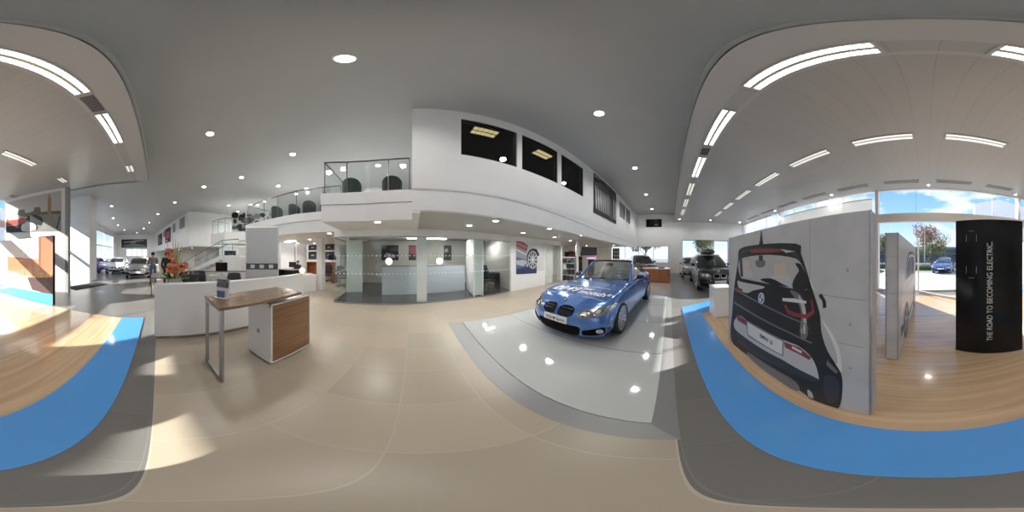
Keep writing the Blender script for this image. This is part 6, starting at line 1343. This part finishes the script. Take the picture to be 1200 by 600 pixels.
# ================================================================== PEOPLE
def skin_mesh(name, joints, edges, radii, m, parent, lvl=2, root=0):
    me = bpy.data.meshes.new(name); me.from_pydata([tuple(j) for j in joints], edges, []); o = bpy.data.objects.new(name, me); C.objects.link(o); o.parent = parent
    sk = o.modifiers.new('skin', 'SKIN'); sk.use_smooth_shade = True
    for i, r_ in enumerate(radii): v = me.skin_vertices[0].data[i]; v.radius = (r_, r_) if not isinstance(r_, tuple) else r_; v.use_root = (i == root)
    sb = o.modifiers.new('sub', 'SUBSURF'); sb.levels = lvl; sb.render_levels = lvl; bake(o); o.data.materials.clear(); o.data.materials.append(m)
    for p_ in o.data.polygons: p_.material_index = 0; p_.use_smooth = True
    return o
skin_c = mat('skin', (.55, .34, .25), .5)
def person(label, loc, rz, top_m, leg_m, hair_m, seated=False, h=1.78, lean=0.0, arms='down'):
    """faces -y locally"""
    t = thing('person', label, 'person', loc, rz, 'people in the showroom', local=True); k = h / 1.78
    hip = Vector((0, 0, .52 if seated else .95)) * k; sp = lambda z, y=0: hip + Vector((0, y - lean * z, z)) * k
    neck, head = sp(.52), sp(.66, -.02)
    J = [hip, sp(.2), sp(.40), neck, sp(.60, -.01), head]; E = [(0, 1), (1, 2), (2, 3), (3, 4), (4, 5)]; Rr = [.13, .12, .14, .055, .055, .09]
    Jl = []; legs = []
    for s in (-1, 1):
        hp = hip + Vector((s * .10, 0, -.02)) * k
        if seated: kn, an, to = hp + Vector((s * .03, -.44, .02)) * k, hp + Vector((s * .03, -.46, -.42)) * k, hp + Vector((s * .03, -.60, -.46)) * k
        else: kn, an, to = hp + Vector((s * .01, -.02 * (1 + s), -.43)) * k, hp + Vector((s * .02, .01, -.85)) * k, hp + Vector((s * .05, -.15, -.90)) * k
        legs.append((hp, kn, an, to))
    arms_ = []
    for s in (-1, 1):
        sh = sp(.46) + Vector((s * .19, 0, 0)) * k
        if arms == 'down' and not seated: el, wr = sh + Vector((s * .06, .03, -.28)) * k, sh + Vector((s * .05, -.06, -.53)) * k
        elif arms == 'folded' and not seated: el, wr = sh + Vector((s * .07, .02, -.27)) * k, sh + Vector((-s * .02, -.22, -.30)) * k
        else: el, wr = sh + Vector((s * .05, -.06, -.26)) * k, sh + Vector((-s * .02, -.30, -.26)) * k
        arms_.append((sh, el, wr))
    # one continuous body: pelvis, trunk, head, limbs with hands and fingers
    J2, E2, R2 = list(J), list(E), [.11, .10, .12, .05, .05, .085]
    for hp, kn, an, to in legs: b = len(J2); J2 += [hp, kn, an, to]; E2 += [(0, b), (b, b + 1), (b + 1, b + 2), (b + 2, b + 3)]; R2 += [.085, .055, .038, .032]
    for sh, el, wr in arms_:
        b = len(J2); d = (wr - el).normalized(); hd_ = wr + d * .07 * k; J2 += [sh, el, wr, hd_]; E2 += [(2, b), (b, b + 1), (b + 1, b + 2), (b + 2, b + 3)]; R2 += [.055, .042, .028, (.038)]
        side_ = d.cross(Vector((0, 1, .3))).normalized()
        for q_ in range(4): c = len(J2); o_ = side_ * (q_ - 1.5) * .021 * k; J2 += [hd_ + o_ + d * .04 * k, hd_ + o_ + d * (.085 - .008 * abs(q_ - 1.5)) * k + Vector((0, -.012, 0))]; E2 += [(b + 3, c), (c, c + 1)]; R2 += [.010, .008]
        c = len(J2); J2 += [wr + side_ * .035 * k + d * .03 * k + Vector((0, -.01, 0)), wr + side_ * .06 * k + d * .07 * k + Vector((0, -.02, 0))]; E2 += [(b + 2, c), (c, c + 1)]; R2 += [.011, .009]
    bo_ = skin_mesh('body', [q_ for q_ in J2], E2, [r_ * k for r_ in R2], skin_c, t, 1)
    hd = MB().ball(tuple(head + Vector((0, 0, .02))), .098 * k, 10, sc=(1, 1.1, 1)); 
    hv = []
    for p_ in hd.v:
        q_ = Vector(p_) - head
        if q_.y < -.07 and abs(q_.x) < .02 and -.03 < q_.z < .03: q_.y -= .022
        if q_.z < 0: q_.x *= 1 + q_.z * 2.2; q_.z *= 1.25
        hv.append(tuple(q_ + head))
    hd.v = hv
    for s in (-1, 1): hd.ball(tuple(head + Vector((s * .095 * k, .01, 0))), .022, 5, sc=(.5, .8, 1.3))
    bm = bmesh.new(); bm.from_mesh(bo_.data); tmp = bpy.data.meshes.new('t'); tmp.from_pydata(hd.v, [], hd.f); bm.from_mesh(tmp); bm.to_mesh(bo_.data); bm.free(); bpy.data.meshes.remove(tmp)
    for p_ in bo_.data.polygons: p_.use_smooth = True
    for s in (-1, 1): MB().ball(tuple(head + Vector((s * .035, -.100, .025)) * k), .010, 5).build('eye', dark, t); m_ = MB(); m_.obox(tuple(head + Vector((0, -.098, -.055)) * k), (.045, .012, .010)); m_.build('mouth', mat('lip', (.4, .15, .13), .5), t)
    hr = MB().ball(tuple(head + Vector((0, .012, .045)) * k), .108 * k, 10, sc=(1.02, 1.08, .95)); keep = []
    hr.v = [tuple(Vector(p_)) for p_ in hr.v]; hr.f = [f_ for f_ in hr.f if not all(hr.v[i][1] - head.y < -.045 and hr.v[i][2] - head.z < .075 for i in f_) and not all(hr.v[i][2] - head.z < -.04 for i in f_)]; hr.m = [0] * len(hr.f); hr.build('hair', hair_m, t, smooth='all')
    # jacket
    JJ = [sp(-.06), sp(.2), sp(.42), sp(.50)]; EE = [(0, 1), (1, 2), (2, 3)]; RR = [(.18, .13), (.165, .125), (.19, .13), (.09, .08)]
    for sh, el, wr in arms_: b = len(JJ); JJ += [sh, el, wr]; EE += [(2, b), (b, b + 1), (b + 1, b + 2)]; RR += [.075, .058, .045]
    skin_mesh('jacket', JJ, EE, [tuple(q_ * k for q_ in r_) if isinstance(r_, tuple) else r_ * k for r_ in RR], top_m, t, 2)
    JJ, EE, RR = [hip + Vector((0, 0, .04))], [], [.13]
    for hp, kn, an, to in legs: b = len(JJ); JJ += [hp, kn, an]; EE += [(0, b), (b, b + 1), (b + 1, b + 2)]; RR += [.10, .075, .06]
    skin_mesh('trousers', JJ, EE, [r_ * k for r_ in RR], leg_m, t, 2)
    for hp, kn, an, to in legs: z0 = max(.0, (an.z - .09)); m_ = MB(); c = (an + to) / 2; m_.obox((c.x, c.y - .01, .05 if an.z < .2 else an.z - .05), (.10, .28, .09)); m_.build('shoe', dark, t, bevel=.03, bseg=3)
    return t
grey_j = mat('grey_jacket_cloth', (.22, .21, .19), .8, noise=.2, nscale=40); blk = mat('black_suit_cloth', (.02, .02, .023), .8); jean = mat('blue_jeans', (.12, .18, .32), .8, noise=.2, nscale=60); hair_d = mat('dark_hair', (.03, .02, .015), .6); hair_r = mat('auburn_hair', (.30, .09, .04), .55)
person('person in grey jacket and blue jeans standing by the silver car', (-9.3, -.28, 0), R(-80), grey_j, jean, hair_d, h=1.86, arms='folded')
person('person in black suit standing left of the tall flowers', (-8.8, .48, 0), R(-100), blk, blk, hair_d, h=1.84)
person('person with auburn hair in black clothes seated behind the flowers', (-5.05, .98, 0), R(-60), blk, blk, hair_r, seated=True, h=1.9, lean=.3)
ch3 = chair((-5.05, .98, 0), R(-60), 'black office chair of the seated person behind the flowers')
person('person in dark suit seated at the desk in the sales area', (-7.2, 8.35, 0), R(10), blk, blk, hair_d, seated=True, h=1.75)

# ================================================================== OUTSIDE
def tree(loc, h, cr_, cols, label, seed, trunk_h=.35, rz=0, flat=.8):
    random.seed(seed); t = thing('tree', label, 'tree', loc, rz, 'trees outside the glass front', local=True)
    m = MB().tube([(0, 0, 0), (.05, 0, h * .25), (0, .05, h * .55)], [.16, .12, .07], 8)
    for k in range(7): a = 2 * pi * k / 7 + .3; m.tube([(.02, 0, h * (.28 + .03 * k)), (cr_ * .4 * cos(a), cr_ * .4 * sin(a), h * (.45 + .05 * k)), (cr_ * .7 * cos(a), cr_ * .7 * sin(a), h * (.55 + .05 * k))], [.06, .035, .015], 5)
    m.build('trunk', mat('bark', (.12, .09, .07), .9), t); ms = MB(); mats_ = [mat('leaf_%d_%d_%d' % tuple(int(q * 100) for q in c), c, .7) for c in cols]
    blobs = []
    for k in range(20): a = random.uniform(0, 2 * pi); r_ = cr_ * .62 * math.sqrt(random.random()); blobs.append((Vector((r_ * cos(a), r_ * sin(a), h * random.uniform(trunk_h + .12, .88))), cr_ * random.uniform(.28, .46)))
    for c, r_ in blobs:
        hi = max(0, min(1, (c.z / h - .35) / .5))
        for _ in range(190):
            v = Vector((random.gauss(0, 1), random.gauss(0, 1), random.gauss(0, 1))).normalized() * r_ * random.uniform(.55, 1.05); p_ = c + Vector((v.x, v.y, v.z * flat)); s_ = random.uniform(.10, .2); a_ = Vector((random.gauss(0, 1), random.gauss(0, 1), random.gauss(0, 1))).normalized(); b_ = a_.cross(Vector((random.random(), random.random(), random.random()))).normalized()
            mi = min(len(cols) - 1, max(0, int((hi + random.gauss(0, .22)) * len(cols)))); ms.face([p_ + a_ * s_, p_ + b_ * s_ * .6, p_ - a_ * s_, p_ - b_ * s_ * .6], mi)
    ms.build('crown', mats_, t); return t
Gn, Yl, Rd, Br = (.12, .17, .05), (.34, .30, .08), (.36, .16, .12), (.28, .18, .12)
t1 = tree((-1.0, -28, 0), 6.9, 3.9, [Gn, Gn, Yl, Yl, Br, Rd, Rd], 'broad autumn tree with red-brown top beyond the car park', 1, trunk_h=.06)
t2 = tree((7.6, -30, 0), 6.0, 2.8, [Gn, Gn, Yl], 'green tree beyond the car park left of the autumn tree', 2)
dup(t2, (15, -27, 0), 1, 'green tree top showing above the long concrete panel'); dup(t2, (24, -19, 0), 2, 'green tree at the far right end of the front'); dup(t1, (-11, -30, 0), 2, 'autumn tree beyond the black curved panel'); dup(t2, (-24, -26, 0), 1.2, 'yellow-green tree outside the far left windows'); dup(t2, (-32, -22, 0), 2.2, 'green tree farthest to the left outside')
dup(t2, (30, -6, 0), .3, 'green tree outside the end window behind the black car'); dup(t2, (27, 4, 0), 1.9, 'green tree outside the end window above the wood counter'); dup(t2, (-19, -21, 0), 0.4, 'leafy tree close to the far left windows')
def hedge(x0, x1, y0, y1, h, label, seed):
    random.seed(seed); t = thing('hedge', label, 'hedge', ((x0 + x1) / 2, (y0 + y1) / 2, 0), group='hedges outside'); m = MB().box(x0 + .1, x1 - .1, y0 + .1, y1 - .1, -.02, h - .1)
    for _ in range(int((x1 - x0) * 90)):
        p_ = Vector((random.uniform(x0, x1), random.uniform(y0, y1), random.uniform(0, h))); a_ = Vector((random.gauss(0, 1), random.gauss(0, 1), random.gauss(0, 1))).normalized(); b_ = a_.orthogonal().normalized(); m.face([p_ + a_ * .10, p_ + b_ * .06, p_ - a_ * .10, p_ - b_ * .06], random.choice([0, 1]))
    m.build('foliage', [mat('hedge_green', (.06, .12, .03), .8), mat('hedge_light', (.13, .20, .05), .8)], t)
hedge(-1.0, 2.6, -19.4, -18.4, .55, 'clipped green hedge behind the parked cars, at left', 1); hedge(3.2, 12, -21.2, -20.2, .6, 'long green hedge beyond the concrete panels', 2); hedge(-28, -12, -18.6, -17.6, .7, 'green hedge outside the far left windows', 3)
t = thing('fence', 'dark slatted fence between the hedge and the autumn tree', 'fence', (0, -24, 0)); m = MB()
k = -14.0
while k < 14: m.box(k, k + .05, -24.05, -24, -.02, 1.9); k += .14
o = m.build('slat', mat('fence_dark', (.05, .06, .06), .7), t); MB().box(-14, 14, -24, -23.95, 1.85, 2.0).box(-14, 14, -24, -23.95, .2, .32).build('rail', mat('fence_rail', (.12, .13, .13), .6), t)
t = thing('office_building', 'long low dark glass building behind the autumn tree', 'building', (-3, -44, 0)); MB().box(-26, 22, -52, -44, -.02, 3.6).build('wall', mat('far_wall', (.14, .16, .18), .6), t); MB().box(-26.5, 22.5, -52.5, -43.6, 3.6, 4.1).build('roof', mat('far_roof', (.35, .36, .38), .6), t)
for k in range(12): MB().box(-25 + k * 4, -22 + k * 4, -44.02, -43.97, .9, 2.9).build('window', mat('far_glass', (.06, .08, .10), .15), t)
t = thing('white_canopy', 'plain white gabled wall outside the upper glass, above the black curved panel', 'building', (-6.5, -13, 0)); MB().add([(-4.0, -13, -.1), (-9.5, -13, -.1), (-9.5, -13, 6.4), (-6.2, -13, 6.8), (-4.0, -13, 6.1), (-4.0, -13.3, -.1), (-9.5, -13.3, -.1), (-9.5, -13.3, 6.4), (-6.2, -13.3, 6.8), (-4.0, -13.3, 6.1)], [(0, 1, 2, 3, 4), (9, 8, 7, 6, 5), (0, 5, 6, 1), (1, 6, 7, 2), (2, 7, 8, 3), (3, 8, 9, 4), (4, 9, 5, 0)]).build('wall', white, t)
MB().box(-9.6, -3.9, -13.35, -12.95, -.1, .3).build('plinth', concrete, t)
def lamp_post(x, y, h, label):
    t = thing('street_lamp', label, 'street lamp', (x, y, 0), group='street lamps'); MB().tube([(x, y, -.02), (x, y, h)], [.07, .045], 8).build('pole', mat('galvanised', (.40, .41, .42), .4, .5), t); m = MB().tube([(x, y, h), (x + .35, y, h + .08), (x + .8, y, h + .05)], .03, 6); m.build('arm', mat('galvanised', (.4, .4, .4), .4, .5), t); m = MB(); m.obox((x + 1.0, y, h + .03), (.55, .2, .10)); m.build('lamp_head', mat('galvanised', (.4, .4, .4), .4, .5), t, bevel=.03)
lamp_post(.15, -20.5, 5.2, 'grey street lamp in front of the autumn tree'); lamp_post(8.5, -23, 5.5, 'grey street lamp beyond the long concrete panel')
bluep = paint('blue_car_paint', (.06, .12, .30), .25, .4)
def pcar(label, kind, p_, x, y, rz): build_car('parked_car', label, kind, p_, (x, y, -.02), rz, group='cars parked outside')
pcar('blue car parked outside, seen left of the black curved panel', 'saloon', bluep, -1.9, -16.8, R(75)); pcar('white car parked outside beside the blue one', 'suv', whitep, -4.7, -16.9, R(80)); pcar('silver car parked outside beyond the concrete panels', 'suv', silver, 6.5, -17.0, R(95)); pcar('dark car parked outside the far left windows', 'saloon', blackp, -21.0, -13.5, R(100)); pcar('silver car parked outside the end window behind the black car', 'suv', silver, 21, -3.6, R(170)); pcar('white car parked outside the far left windows', 'suv', whitep, -25.5, -13.0, R(80))
